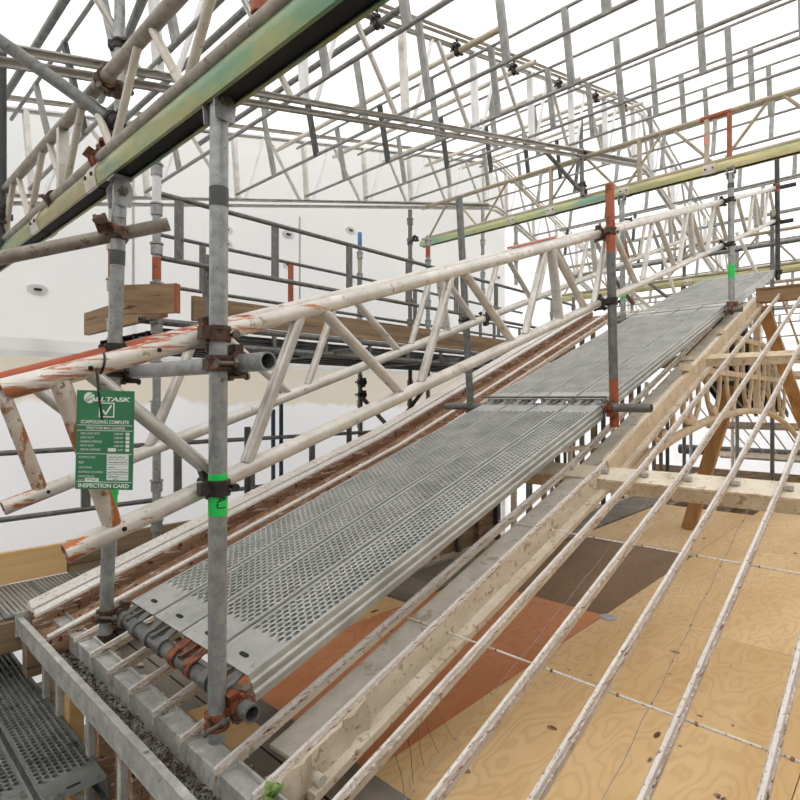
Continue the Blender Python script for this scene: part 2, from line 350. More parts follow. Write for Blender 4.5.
# ------------------------------------------------------------------ standards along the walkway
A0, A1 = (-1.487,.797,-.985), (-1.474,.797,.86)
B0, B1 = (-2.385,.797,-.935), (-2.235,.797,.80)
C0, C1 = (-1.415,3.45,-.17), (-1.446,3.45,1.36)
D0, D1 = (-1.403,6.3,.93), (-1.41,6.3,2.27)
E0, E1 = (-1.433,8.9,1.62), (-1.445,8.9,3.25)
F0, F1 = (-2.485,3.40,-.12), (-2.60,3.40,1.56)
G0, G1 = (-2.485,6.3,.93), (-2.50,6.3,2.27)
pA = pole('scaffold_pole', 'galvanised upright with green tape at the bottom corner of the walkway', A0, A1, 'galv', .0262, 'walkway uprights')
band(pA, 'dark_tape', 'taped', at_z(A0,A1,.555), at_z(A0,A1,.61), .0275)
gt = band(pA, 'green_tape', 'tapeg', at_z(A0,A1,-.332), at_z(A0,A1,-.212), .0275)
pB = pole('scaffold_pole', 'grey upright behind the green inspection tag, carrying the gold-green beam', B0, B1, 'galv', .0258, 'walkway uprights')
band(pB, 'dark_tape', 'taped', at_z(B0,B1,.52), at_z(B0,B1,.575), .0272)
band(pB, 'green_tape', 'tapeg', at_z(B0,B1,-.48), at_z(B0,B1,-.33), .0272)
pC = pole('scaffold_pole', 'grey upright with orange painted top and foot beside the board joint', C0, C1, 'galvd', .0275, 'walkway uprights')
band(pC, 'orange_top', 'orange', at_z(C0,C1,.93), at_z(C0,C1,1.362), .0282)
band(pC, 'orange_foot', 'orange', at_z(C0,C1,-.171), at_z(C0,C1,.13), .0282)
pD = pole('scaffold_pole', 'pale upright with green tape near the upper end of the walkway', D0, D1, 'galv', .029, 'walkway uprights')
band(pD, 'green_tape', 'tapeg', at_z(D0,D1,1.22), at_z(D0,D1,1.35), .031)
band(pD, 'dark_tape', 'taped', at_z(D0,D1,2.12), at_z(D0,D1,2.17), .031)
pE = pole('scaffold_pole', 'dark upright at the topmost end of the walkway', E0, E1, 'dsteel', .030, 'walkway uprights')
band(pE, 'orange_band', 'orange', at_z(E0,E1,2.80), at_z(E0,E1,2.92), .0315)
pF = pole('scaffold_pole', 'leaning brown-grey upright on the far side of the board joint', F0, F1, 'galvd', .027, 'walkway uprights')
pG = pole('scaffold_pole', 'pale upright with green tape across the boards from its taped twin', G0, G1, 'galv', .030, 'walkway uprights')
band(pG, 'green_tape', 'tapeg', at_z(G0,G1,1.15), at_z(G0,G1,1.25), .032)

def beam_head(top, label):
    x, y, z = top
    t = thing('beam_bracket', label, 'bracket', top, 'swivel heads under the gold-green beams')
    part('socket', 'galv', t, lambda m: m.tube((x,y,z-.09), (x,y,z-.02), .022, 14))
    for s in (-1, 1):
        def f(m, s=s):
            pr = [(-.03,-.05),(.03,-.05),(.036,.02),(.02,.055),(-.02,.055),(-.036,.02)]
            m.ext(pr, [(x+s*.029, y, z), (x+s*.034, y, z)], (0,1,0), (0,0,1))
        part('side_plate', 'galv', t, f)
    part('pin', 'bolt', t, lambda m: (m.tube((x-.05,y,z+.005), (x+.05,y,z+.005), .009, 10), m.tube((x+.035,y,z+.005), (x+.048,y,z+.005), .017, 6)))
    part('top_plate', 'galv', t, lambda m: m.box((x,y,z+.06), .07, .07, .012))
    return t
beam_head((A1[0],A1[1],.845), 'steel swivel head on the green-taped corner upright')
beam_head((B1[0],B1[1],.785), 'steel swivel head on the upright behind the tag')
beam_head((D1[0],D1[1],2.27), 'steel swivel head under the gold beam on the taped upper upright')
beam_head((G1[0],G1[1],2.27), 'steel swivel head on the far twin of the taped upper upright')

# ------------------------------------------------------------------ cross tubes
def xtube(label, x0, x1, y, z0, z1, mat='galvd', r=R, y1=None, name='scaffold_tube'):
    return pole(name, label, (x0,y,z0), (x1,y1 if y1 is not None else y,z1), mat, r, 'cross tubes')
xtube('dark cross tube with board hooks over it at the foot of the walkway', -2.44, -1.385, .850, -.872, -.892, 'galvd', .0262)
xtube('grey cross tube under the joint of the walkway boards', -2.72, -1.17, 3.39, -.048, -.048, 'galvd', .027)
xtube('cross tube under the boards between the two green-taped upper uprights', -2.62, -1.30, 6.26, .895, .895, 'galvd', .028)
xtube('open-ended cross tube just above the green taped coupler', -2.62, -1.322, .862, .112, .108, 'galv', .027)
xtube('dark tube stub clamped to the top end of the handrail truss', -1.95, -1.24, 8.95, 2.87, 2.87, 'dsteel', .028)
xtube('short dark tube stub below it at the top end of the handrail truss', -1.60, -1.27, 8.95, 2.40, 2.40, 'dsteel', .028)
def raw(px, py, t):
    u = (px-400)/553; v = (400-py)/553
    return (t*(.7254*u-.6884), t*(.6884*u+.7254), t*v)
sl0 = (-2.60,.02,.53); sl1 = (-2.06,.99,.705)
TB0, TB1 = (-2.555,.333,.497), (-2.232,.985,.716)
pole('scaffold_tube', 'brownish-grey raking tube under the gold-green beam with an open end', (-2.79,-.14,.305), TB1, 'tubeg', .0262, 'raking tubes')
DG0, DG1 = (-2.865,.42,1.58), (-2.333,.842,1.09)
pole('scaffold_tube', 'dark diagonal tube sloping down to the upright above the gold-green beam', DG0, DG1, 'galvd', .026, 'raking tubes')
UP0, UP1 = (-2.965,1.06,1.16), (-2.955,1.05,3.0)
pole('scaffold_pole', 'grey upright clamped to the roof truss above the gold-green beam', UP0, UP1, 'galv', .026, 'short uprights')
pole('scaffold_pole', 'orange painted stub standing on the gold-green beam at the top of the view', (-1.275,.805,1.02), (-1.275,.805,1.6), 'orange', .0235, 'short uprights')
pole('scaffold_pole', 'dark post hanging between the gold beam girder and the near roof truss', (-3.0,6.36,2.46), (-3.02,6.36,3.42), 'galvd', .026, 'short uprights')
pole('scaffold_tube', 'dark diagonal strut meeting the gold beam girder below the truss node', (-3.3,5.85,3.02), (-3.02,6.33,2.53), 'galvd', .025, 'raking tubes')

# ------------------------------------------------------------------ handrail ladder trusses
S = .330
M['aluo3'] = mk('aluminium_with_much_orange', (200,195,186), (226,222,214), 9, .3, .36, chip=(176,88,58), chip_t=.6, chip_scale=34, chip_stretch=(1.3,.07,1.3), ygrad=(-.1,1.4,.34,-.06))
def truss(label, xs, y0, y1, mat, matw, name='ladder_truss'):
    X = lambda y: xs[0] + (xs[1]-xs[0])*(y-.4)/8.5
    zt = lambda y: .187 + S*(y-.79); zb = lambda y: -.25 + S*(y-.81)
    t = thing(name, label, 'truss', (X(y0), y0, zb(y0)), 'aluminium ladder trusses beside the walkway')
    part('top_chord', mat, t, lambda m: m.tube((X(y0-.13),y0-.13,zt(y0-.13)), (X(y1),y1,zt(y1)), .0265, 18, .021))
    part('bottom_chord', 'aluo2', t, lambda m: m.tube((X(y0),y0,zb(y0)), (X(y1),y1,zb(y1)), .0262, 18, .021))
    def br(a, b, mm, r): part('brace', mm, t, lambda m: m.tube((X(a),a,zt(a)-.018), (X(b),b,zb(b)+.018), r, 12))
    br(y0-.01, y0+.11, matw, .024)
    br(y0+.06, y0+.40, 'alu', .0205)
    k = 0; yb = y0 + .50
    while yb < y1-.35:
        br(yb+.20, yb, 'alu', .0195 if k else .021)
        if k % 3 == 2: br(yb+.28, yb+.37, 'alu', .0265)
        if yb+.70 < y1: br(yb+.30, yb+.69, 'alu', .0205)
        k += 1; yb += .815
    if 'near' in matw: pass
    # drilled pin holes near the ends, a dark plug in the chord wall
    for y in (y0+.22, y0+.05):
        part('pin_hole', 'dark', t, lambda m, y=y: m.tube((X(y)+.0275,y,zt(y+.0)-.002), (X(y)+.0255,y,zt(y)-.002), .0065, 10))
    part('pin_hole', 'dark', t, lambda m: m.tube((X(y0+.13)+.0272,y0+.13,zb(y0+.13)), (X(y0+.13)+.025,y0+.13,zb(y0+.13)), .0065, 10))
    return X, zt, zb
X1, zt, zb = truss('worn white ladder truss with the green inspection tag tied to it', (-1.537,-1.47), .42, 9.0, 'aluo', 'alur')
X2, _, _ = truss('second white ladder truss along the far edge of the walkway', (-2.30,-2.47), .44, 9.0, 'aluo3', 'alur')
part_red = thing('red_edge_guard', 'pale red plastic guard lying on the far ladder truss', 'edge guard', (X2(4.15),4.15,zt(4.15)))
part('guard_strip', 'redcap', part_red, lambda m: m.bar((X2(3.75),3.75,zt(3.75)+.036), (X2(4.5),4.5,zt(4.5)+.036), .05, .016))

sd = V((0,1,S)).normalized(); up = V((0,0,1)); xd = V((1,0,0))
def tr_c(P0, P1, y, Xf, zf, mat, label):
    z = zf(y); p = at_z(P0, P1, z); coupler(p, up, (Xf(y), y, z), sd, mat, label)
tr_c(A0,A1,.80,X1,zt,'rust','rusty coupler joining the corner upright to the top chord of the tagged truss')
tr_c(A0,A1,.80,X1,zb,'black','dark coupler over the green tape on the corner upright')
coupler(at_z(A0,A1,.105), up, (-1.487,.862,.109), xd, 'rust', 'rusty coupler holding the open-ended cross tube on the corner upright')
coupler(at_z(A0,A1,-.925), up, (-1.45,.850,-.891), xd, 'rusto', 'orange rusty coupler at the foot of the corner upright')
coupler(at_z(B0,B1,-.86), up, (-2.36,.850,-.873), xd, 'rust', 'rusty coupler at the foot of the upright behind the tag')
coupler(at_z(B0,B1,.112), up, (-2.30,.862,.112), xd, 'black', 'dark coupler where the open-ended cross tube meets the upright behind the tag')
tr_c(B0,B1,.82,X2,zt,'black','black coupler on the far truss top chord at the upright behind the tag')
tr_c(B0,B1,.82,X2,zb,'black','black coupler on the far truss bottom chord at the upright behind the tag')
coupler(at_z(B0,B1,.64), up, (-2.268,.745,.672), V(TB1)-V(TB0), 'rust', 'brown coupler gripping the brownish-grey raking tube')
tr_c(C0,C1,3.45,X1,zt,'rust','brassy coupler on the orange top of the upright by the board joint')
tr_c(C0,C1,3.45,X1,zb,'black','black coupler half-way up the upright by the board joint')
coupler(at_z(C0,C1,-.045), up, (-1.42,3.39,-.048), xd, 'rusto', 'orange coupler at the foot of the upright by the board joint')
tr_c(D0,D1,6.3,X1,zt,'black','black coupler on the tagged truss top chord at the taped upper upright')
tr_c(D0,D1,6.3,X1,zb,'black','black coupler on the tagged truss bottom chord at the taped upper upright')
coupler(at_z(D0,D1,.955), up, (-1.40,6.26,.90), xd, 'rusto', 'orange coupler at the foot of the taped upper upright')
tr_c(E0,E1,8.9,X1,zt,'rust','rusty coupler at the top end of the tagged truss')
tr_c(E0,E1,8.9,X1,zb,'black','black coupler at the lower chord end on the topmost upright')
coupler(at_z(E0,E1,1.72), up, (-1.45,8.95,1.68), xd, 'black', 'black coupler at the foot of the topmost upright')
tr_c(F0,F1,3.40,X2,zb,'black','black coupler on the leaning brown-grey upright at the far truss')
coupler(at_z(F0,F1,-.04), up, (-2.49,3.39,-.048), xd, 'galvd', 'grey coupler at the foot of the leaning brown-grey upright')
tr_c(G0,G1,6.3,X2,zt,'black','black coupler on the far truss at the far green-taped upright')
coupler(at_z(UP0,UP1,1.80), up, (-3.0,1.10,1.78), V((0,1,.2456)), 'black', 'dark coupler tying the upper upright to the near roof truss')
coupler((-2.34,.778,1.262), xd, (-2.38,.84,1.262), up, 'rust', 'rusty coupler on the lattice girder chord beside the upper upright')
coupler(at_z(UP0,UP1,1.33), up, V(DG1)+V((-.03,-.02,.03)), V(DG1)-V(DG0), 'black', 'dark coupler at the lower end of the dark diagonal tube')
coupler((-3.0,6.36,2.60), up, (-3.0,6.42,2.53), xd, 'rust', 'rusty coupler under the dark post on the gold beam girder')
coupler((-3.01,6.36,3.0), up, (-3.0,6.42,2.97), xd, 'black', 'dark coupler on the girder top chord at the dark post')

# ------------------------------------------------------------------ scaffold boards
def deck_mesh(L, w=.212, pitch_y=.0300, cols=8, nseg=8):
    """perforated plate, local x across, y along, z up"""
    m = MB(); hw = w/2; e0 = .14; px = .0232; x0 = -cols*px/2
    rows = int((L-2*e0)/pitch_y); y0 = e0; y1 = e0 + rows*pitch_y
    V_ = []; F_ = []
    def quad(xa, xb, ya, yb):
        b = len(V_); V_.extend([(xa,ya,0),(xb,ya,0),(xb,yb,0),(xa,yb,0)]); F_.append((b,b+1,b+2,b+3))
    quad(-hw, hw, 0, y0); quad(-hw, hw, y1+pitch_y/2, L); quad(-hw, x0, y0, y1+pitch_y/2); quad(-x0, hw, y0, y1+pitch_y/2)
    for c in range(cols):
        xa = x0+c*px; xb = xa+px; o = pitch_y/2 if c % 2 else 0
        if o: quad(xa, xb, y0, y0+o)
        else: quad(xa, xb, y1, y1+pitch_y/2)
        for r in range(rows):
            ya = y0+o+r*pitch_y; yb = ya+pitch_y; cx = (xa+xb)/2; cy = (ya+yb)/2
            b = len(V_)
            if nseg == 8:
                out = [(xb,cy),(xb,yb),(cx,yb),(xa,yb),(xa,cy),(xa,ya),(cx,ya),(xb,ya)]
            else:
                out = [(xb,yb),(xa,yb),(xa,ya),(xb,ya)]
            V_.extend((x,y,0) for x, y in out)
            for i in range(len(out)):
                a = 2*pi*i/len(out) + (0 if nseg == 8 else pi/4)
                V_.append((cx+.0092*cos(a), cy+.0122*sin(a), .0036))
            k = len(out)
            for i in range(k):
                a = 2*pi*i/k + (0 if nseg == 8 else pi/4); V_.append((cx+.0086*cos(a), cy+.0114*sin(a), -.018))
            F_.extend((b+i, b+(i+1) % k, b+k+(i+1) % k, b+k+i) for i in range(k))
            F_.extend((b+k+i, b+k+(i+1) % k, b+2*k+(i+1) % k, b+2*k+i) for i in range(k))
    m.add(V_, F_)
    return m
def side_mesh(L, s, w=.212):
    hw = w/2; m = MB()
    pr = [(-.009,.0035),(-.001,.0035),(0,0),(0,-.013),(.006,-.018),(.006,-.026),(0,-.031),(0,-.039),(.006,-.044),(.006,-.052),(0,-.057),(0,-.066),(-.02,-.066),(-.02,-.063),(-.004,-.063),(-.004,-.002),(-.012,-.001)]
    pr = [(hw*s + a*s, b*1.35 if b < 0 else b) for a, b in pr]
    if s < 0: pr = pr[::-1]
    m.ext(pr, [(0,0,0),(0,L,0)], (1,0,0), (0,0,1)); return m
def hook_mesh(x, mat_r=.0262):
    m = MB(); P = []
    for k in range(9):
        a = radians(62 + 175*k/8); P.append((x, -.050 + (mat_r+.005)*cos(a), -.043 + (mat_r+.005)*sin(a)))
    pts = [(x,.03,-.006),(x,.0,-.007),(x,-.018,-.010)] + [V(p)+V((0,0,.0)) for p in P]
    vs = []; fs = []
    for i, p in enumerate(pts):
        p = V(p); d = (V(pts[min(i+1,len(pts)-1)])-V(pts[max(i-1,0)])).normalized(); nn = V((1,0,0)).cross(d)
        w = .019 if i < len(pts)-2 else .014
        vs += [p+V((-w,0,0))-nn*.003, p+V((w,0,0))-nn*.003, p+V((w,0,0))+nn*.003, p+V((-w,0,0))+nn*.003]
    for i in range(len(pts)-1): fs += [(i*4+k, i*4+(k+1) % 4, (i+1)*4+(k+1) % 4, (i+1)*4+k) for k in range(4)]
    fs += [(3,2,1,0), tuple(range((len(pts)-1)*4, len(pts)*4))]
    return m.add(vs, fs)
def slot_mesh():
    m = MB(); q = [(.017*cos(a)+(.009 if cos(a) > 0 else -.009), .05+.0085*sin(a), .0008) for a in [2*pi*k/16 for k in range(16)]]
    m.add(q, [tuple(range(16))]); return m
CACHE = {}
def cached(key, fn, name, mat):
    k = (key, mat)
    if k not in CACHE: CACHE[k] = fn().mesh(name, mat)
    return CACHE[k]
def child(name, me, par, loc=(0,0,0)):
    o = bpy.data.objects.new(name, me); COL.objects.link(o); o.parent = par; o.location = loc; return o
def board(key, L, loc, rot, label, group, mat='galvb', hooks=True, perf=True, nseg=8, hookmat='galvd', fittings=True):
    t = thing('scaffold_board', label, 'scaffold board', loc, group, rot)
    child('deck', cached(key+'d', (lambda: deck_mesh(L, nseg=nseg)) if perf else (lambda: MB().box((0,L/2,-.002), .212, L, .004)), 'deck', mat), t)
    for s in (-1, 1): child('side_rail', cached(key+'s%d' % s, lambda: side_mesh(L, s), 'side_rail', mat), t)
    if hooks:
        for x in (-.06, .055): child('hook', cached('hook%.3f' % x, lambda: hook_mesh(x), 'hook', hookmat), t)
    if fittings:
        child('hand_slot', cached('slot', slot_mesh, 'hand_slot', 'dark'), t)
        child('spring_catch', cached('catch', lambda: MB().box((0,-.03,-.012), .014, .075, .010), 'spring_catch', hookmat), t)
        for x in (-.075, .075):
            child('rivet', cached('rv%.3f' % x, lambda: MB().ball((x,.035,0), .009, 10, 5, (1,1,.3)), 'rivet', mat), t, (0, 0, 0))
    return t
BP = .2265
names4 = ['nearest the sloping glazing bars', 'second from the open roof side', 'third from the open roof side', 'along the far truss']
def lower_z(y): return -.837 + (y-.842)*.3188
l1 = [('lower walkway board along the outer edge beside the plywood deck','galvd'), ('lower walkway board with orange rusty hooks, next to the outer one','rusto'),
      ('lower walkway board between the rusty-hooked one and the innermost one','galvd'), ('lower walkway board running closest to the flaking verge','galvd')]
for k in range(4):
    board('p1', 2.60, (-1.567-BP*k, .885, lower_z(.885)), (atan(.3188),0,0), l1[k][0], 'lower flight of walkway boards', hookmat=l1[k][1])
l2 = ['middle walkway board along the outer edge above the glazing bars','middle walkway board second from the outer edge','middle walkway board third from the outer edge','middle walkway board along the far truss']
for k in range(4):
    board('p2', 3.0, (-1.567-BP*k, 3.425, .006), (atan(.3295),0,0), l2[k], 'middle flight of walkway boards', nseg=4, hookmat='galv')
l3 = ['uppermost walkway board along the outer edge over the ridge','uppermost walkway board second from the outer edge','uppermost walkway board third from the outer edge','uppermost walkway board along the far truss']
for k in range(4):
    board('p3', 2.74, (-1.567-BP*k, 6.30, .955), (atan(.309),0,0), l3[k], 'upper flight of walkway boards', nseg=4, fittings=False, hooks=False)
# cord and rod across the joints
t = thing('rope', 'brown and white twisted rope across the upper board joint', 'rope', (-2.4,6.29,.99))
part('strand', 'bar', t, lambda m: m.path([(-2.5+1.1*k/40, 6.28+.004*(k % 2), .992-.01*sin(pi*k/40)+.003*(k % 3)) for k in range(41)], .009, 6))
t = thing('locking_rod', 'thin steel rod lying across the lower board joint', 'rod', (-2.36,3.40,.014))
part('rod', 'bolt', t, lambda m: m.tube((-2.40,3.415,.02), (-1.45,3.415,.018), .007, 8))

# lower perforated boards outside the gutter, running along the eave
board('lo', 2.0, (-2.24, .655, -1.43), (0,0,radians(90)), 'dark perforated board just outside the gutter', 'boards below the gutter', 'galvo', hooks=False)
board('lo', 2.0, (-2.28, .427, -1.43), (0,0,radians(90)), 'dark perforated board second out from the gutter', 'boards below the gutter', 'galvo', hooks=False)
board('lo', 2.0, (-2.26, .199, -1.43), (0,0,radians(90)), 'dark perforated board third out from the gutter', 'boards below the gutter', 'galvo', hooks=False)
pole('scaffold_tube', 'rusty tube under the ends of the dark perforated boards', (-2.12,-.3,-1.53), (-2.12,.74,-1.53), 'rust', .027, 'tubes under the low boards')
pole('scaffold_tube', 'grey ledger tube below the gutter posts', (-3.3,.92,-1.86), (-1.6,.92,-1.9), 'galvd', .027, 'tubes under the low boards')

# ------------------------------------------------------------------ glasshouse roof
YK, YR = 3.135, 7.17
def rz(y):
    if y > YR: y = 2*YR - y
    return -1.087 + (y-.842)*.3188 if y < YK else -.356 + (y-YK)*.378
BARP = [(-.006,-.016),(.006,-.016),(.006,-.002),(.0045,0),(-.0045,0),(-.006,-.002)]
REBP = [(-.0118,-.024),(.0118,-.024),(.0118,-.0155),(-.0118,-.0155)]
WEBP = [(-.006,-.050),(.006,-.050),(.006,-.0235),(-.006,-.0235)]
def gbar(x, label, group, y0=.812, far=True, mat='bar'):
    t = thing('glazing_bar', label, 'glazing bar', (x, y0, rz(y0)), group)
    pth = [(x,y0,rz(y0)), (x,YK,rz(YK)), (x,YR-.03,rz(YR-.03))]
    part('cap', mat, t, lambda m: m.ext(BARP, pth, (1,0,0), (0,0,1)))
    part('rebate', 'rebate', t, lambda m: m.ext(REBP, pth, (1,0,0), (0,0,1)))
    part('web', 'barside', t, lambda m: m.ext(WEBP, pth, (1,0,0), (0,0,1)))
    if far:
        p2 = [(x,YR+.03,rz(YR+.03)), (x,2*YR-YK,rz(YK)), (x,2*YR-.8,rz(.8))]
        part('far_slope_bar', 'barside', t, lambda m: m.ext(REBP, p2, (1,0,0), (0,0,1)))
    return t
gl = ['flaking white glazing bar between the walkway boards and the cream rafter'] 
gbar(-1.535, gl[0], 'white glazing bars')
for i, x in enumerate((-1.1335,-.917,-.70,-.484,-.267,-.05,.166)):
    gbar(x, 'flaking white glazing bar, %s one beyond the cream rafter over the plywood' % ORD[i], 'white glazing bars')
for i, x in enumerate((-1.757,-1.973,-2.19,-2.406,-2.62,-2.84)):
    gbar(x, 'glazing bar under the walkway, %s one in from its outer edge' % ORD[i], 'glazing bars beneath the walkway')

# main rafter
t = thing('rafter', 'cream flanged rafter with flaking cap and ragged corroded foot', 'rafter', (-1.35,.9,-1.07), 'glasshouse rafters')
RX = -1.35
rp = [(RX,.83,rz(.83)),(RX,YK,rz(YK)),(RX,YR,rz(YR))]
rp2 = [(RX,1.0,rz(1.0)),(RX,YK,rz(YK)),(RX,YR-.1,rz(YR-.1))]
part('cap', 'bar', t, lambda m: m.ext([(a*1.1, b) for a, b in BARP], rp, (1,0,0), (0,0,1)))
part('rebate', 'rebate', t, lambda m: m.ext(REBP, rp, (1,0,0), (0,0,1)))
part('web', 'barside', t, lambda m: m.ext([(-.012,-.12),(.012,-.12),(.012,-.024),(-.012,-.024)], rp2, (1,0,0), (0,0,1)))
part('upper_flange', 'flange', t, lambda m: m.ext([(-.175,-.080),(-.012,-.068),(-.012,-.056),(-.175,-.068)], rp2, (1,0,0), (0,0,1)))
part('lower_flange', 'barside', t, lambda m: m.ext([(-.05,-.145),(.06,-.145),(.06,-.118),(-.05,-.118)], rp2, (1,0,0), (0,0,1)))
def foot(m):
    rnd = random.Random(3)
    n = 14; vs = []; fs = []
    for i in range(n+1):
        y = .90 + .34*i/n; zz = rz(y)
        lo = -.165 + .06*rnd.random() if i < n-1 else -.135
        for x in (-.022, .024):
            for z in (lo, (lo-.02)/2, -.022): vs.append((RX+x+.012*rnd.uniform(-1,1), y+.01*rnd.uniform(-1,1), zz+z))
    for i in range(n):
        b = i*6; c = b+6
        fs += [(b,b+1,c+1,c),(b+1,b+2,c+2,c+1),(b+3,c+3,c+4,b+4),(b+4,c+4,c+5,b+5),(b,c,c+3,b+3),(b+2,b+5,c+5,c+2)]
    fs += [(0,3,4,1),(1,4,5,2)]
    m.add(vs, fs)
part('corroded_foot', 'barside', t, foot)
part('bolt_head', 'flange', t, lambda m: (m.tube((RX+.02,1.03,rz(1.03)-.105), (RX+.055,1.03,rz(1.03)-.105), .018, 12),))
# purlins
def purlin(y, label, w, th, x0, x1, mat='barside', drop=.052):
    s = .3188 if y < YK+.05 else .378
    if y > YR: s = -s
    d = V((0,1,s)).normalized(); n = V((0,-s,1)).normalized()
    c = V(((x0+x1)/2, y, rz(y)-drop-th/2))
    t = thing('purlin', label, 'purlin', c, 'glasshouse purlins')
    part('top_face_board', 'ctop' if mat == 'barside' else mat, t, lambda m: m.box(c+n*(th/2-.006), x1-x0, w, .012, (xd, d, n)))
    part('beam', 'barside', t, lambda m: m.box(c-n*.006, x1-x0, w*.92, th-.012, (xd, d, n)))
    if mat == 'barside':
        for k in range(int((x1-x0)/.2165)):
            x = -.267 - .2165*9 + .2165*k
            if x > x1: break
            part('glazing_clip', 'plate', t, lambda m, x=x: m.box((x+.03, y-.02, rz(y)-.044), .03, .03, .02))
purlin(3.115, 'flaking cream purlin running across the glazing bars above the plywood', .17, .085, -2.9, 2.2)
purlin(5.19, 'upper cream purlin across the glazing bars near the ridge', .13, .07, -2.9, 2.2, 'iron')
purlin(9.15, 'cream purlin on the far slope behind the arched truss', .13, .07, -2.9, 2.6, 'iron')
purlin(11.2, 'dusty purlin low on the far slope', .14, .09, -2.9, 2.6, 'iron')
purlin(13.4, 'rust-brown eaves beam at the foot of the far slope', .16, .12, -3.2, 3.2, 'brown')
t = thing('ridge_beam', 'weathered brown ridge beam where the glazing bars end', 'beam', (-1.0,YR,1.1), 'glasshouse ridge')
part('ridge_timber', 'timberx', t, lambda m: m.box((.45,YR,rz(YR)-.03), 3.6, .11, .14))
part('ridge_capping', 'timberx', t, lambda m: m.box((.45,YR,rz(YR)+.048), 3.6, .15, .018))
# tie rods across the bars
for y, lab in ((1.655,'thin knotted tie rod crossing the glazing bars near the gutter'), (2.455,'thin knotted tie rod crossing the glazing bars near the purlin')):
    t = thing('tie_rod', lab, 'tie rod', (-1.6,y,rz(y)-.045), 'tie rods across the glazing bars')
    part('rod', 'bar', t, lambda m: m.tube((-1.62,y,rz(y)-.058), (.4,y,rz(y)-.058), .0038, 8))
    for k in range(8):
        x = -1.535+.2165*k; part('knot', 'brown', t, lambda m, x=x: m.ball((x,y,rz(y)-.058), .0065, 8, 5))
for i, x in enumerate((-1.03,-.59,-.155)):
    t = thing('strung_wire', 'thin barbed wire strung between glazing bars, %s from the cream rafter' % ORD[i], 'wire', (x,.9,rz(.9)-.1), 'strung wires')
    part('wire', 'galv', t, lambda m: m.path([(x+.003*sin(k*1.7), .9+2.2*k/30, rz(.9+2.2*k/30)-.09-.004*sin(pi*k/30)) for k in range(31)], .0012, 5))
    part('barbs', 'brown', t, lambda m: [m.ball((x,.95+.19*k,rz(.95+.19*k)-.093), .0036, 6, 4) for k in range(11)])['kind'] = 'stuff'

# verge at the far edge
t = thing('verge_rafter', 'white capped verge rafter with red-brown flaking channel beside the walkway', 'rafter', (-3.28,.75,-1.0), 'glasshouse rafters')
vp = lambda x, dz: [(x,.74,rz(.74)+dz),(x,YK,rz(YK)+dz),(x,YR,rz(YR)+dz)]
part('capping', 'bar', t, lambda m: m.ext([(-.05,0),(.05,0),(.05,.02),(.012,.03),(-.012,.045),(-.05,.03)], vp(-3.29,.055), (1,0,0), (0,0,1)))
part('inner_capping', 'bar', t, lambda m: m.ext([(-.022,0),(.022,0),(.022,.014),(-.022,.024)], vp(-3.19,.05), (1,0,0), (0,0,1)))
part('side_board', 'brown', t, lambda m: m.ext([(-.03,-.19),(.03,-.19),(.03,.0),(-.03,.054)], vp(-3.26,0), (1,0,0), (0,0,1)))
part('channel', 'brown', t, lambda m: m.ext([(-.12,-.075),(.12,-.075),(.12,-.045),(-.12,-.045)], vp(-3.09,.0), (1,0,0), (0,0,1)))
part('inner_board', 'brown', t, lambda m: m.ext([(-.018,-.12),(.018,-.12),(.018,-.005),(-.018,.0)], vp(-2.975,.0), (1,0,0), (0,0,1)))
part('inner_bead', 'bar', t, lambda m: m.ext([(-.013,0),(.013,0),(.013,.012),(-.013,.016)], vp(-2.975,.0), (1,0,0), (0,0,1)))

# gutter, sill plate and its litter
GX0, GX1 = -3.30, .9
gm = struct(MB().box(((GX0+GX1)/2,.705,-1.1425), GX1-GX0, .018, .085).build('trim_gutter_front', 'plate'))
for nm, mt, fn in (('lip','plate',lambda m: m.box(((GX0+GX1)/2,.703,-1.097), GX1-GX0, .026, .007)),
                   ('gutter_floor','plate',lambda m: m.box(((GX0+GX1)/2,.77,-1.205), GX1-GX0, .13, .012)),
                   ('gutter_end','plate',lambda m: m.box((GX0-.01,.755,-1.13), .02, .14, .12)),
                   ('gutter_bracket','timber',lambda m: m.box((GX0+.10,.735,-1.27), .09, .07, .16))):
    part(nm, mt, gm, fn)
sp = struct(MB().box(((GX0+GX1)/2,.857,-1.175), GX1-GX0, .062, .115).build('trim_sill_plate', 'plate'))
part('upstand', 'plate', sp, lambda m: m.box(((GX0+GX1)/2,.888,-1.115), GX1-GX0, .009, .028))
for x in (-3.06,-2.84,-2.62,-2.406,-2.19,-1.973,-1.757,-1.535,-1.35,-1.1335,-.917,-.70,-.484,-.267,-.05,.166):
    part('bar_seat', 'plate', sp, lambda m, x=x: m.ext([(.818,-1.235),(.818,-1.112),(.888,-1.104),(.888,-1.235)], [(x-.017,0,0),(x+.017,0,0)], (0,1,0), (0,0,1)))
struct(MB().box((-1.2,1.105,-1.30), 4.2, .42, .03).build('floor_ledge', 'timberg'))
for nm, zz in (('trim_ledge_joint',1.02),('trim_ledge_joint_far',1.13)):
    struct(MB().box((-1.2,zz,-1.284), 4.2, .006, .003).build(nm, 'dark'))
rnd = random.Random(11)
m = MB()
for k in range(4600):
    x = rnd.uniform(GX0+.05, GX1); y = .770 + rnd.uniform(-.052,.054); z = -1.192 + rnd.random()*.036*max(.3,(1-abs((y-.77)/.06)))
    l = rnd.uniform(.004,.016); w = rnd.uniform(.002,.006); a = rnd.uniform(0,pi); b = rnd.uniform(-.6,.6)
    d = V((cos(a)*cos(b), sin(a)*cos(b), sin(b))); s_ = V((-sin(a), cos(a), rnd.uniform(-.5,.5))).normalized()
    c = V((x,y,z)); m.add([c-d*l, c-s_*w+V((0,0,.003)), c+d*l, c+s_*w+V((0,0,-.002))], [(0,1,2,3)])
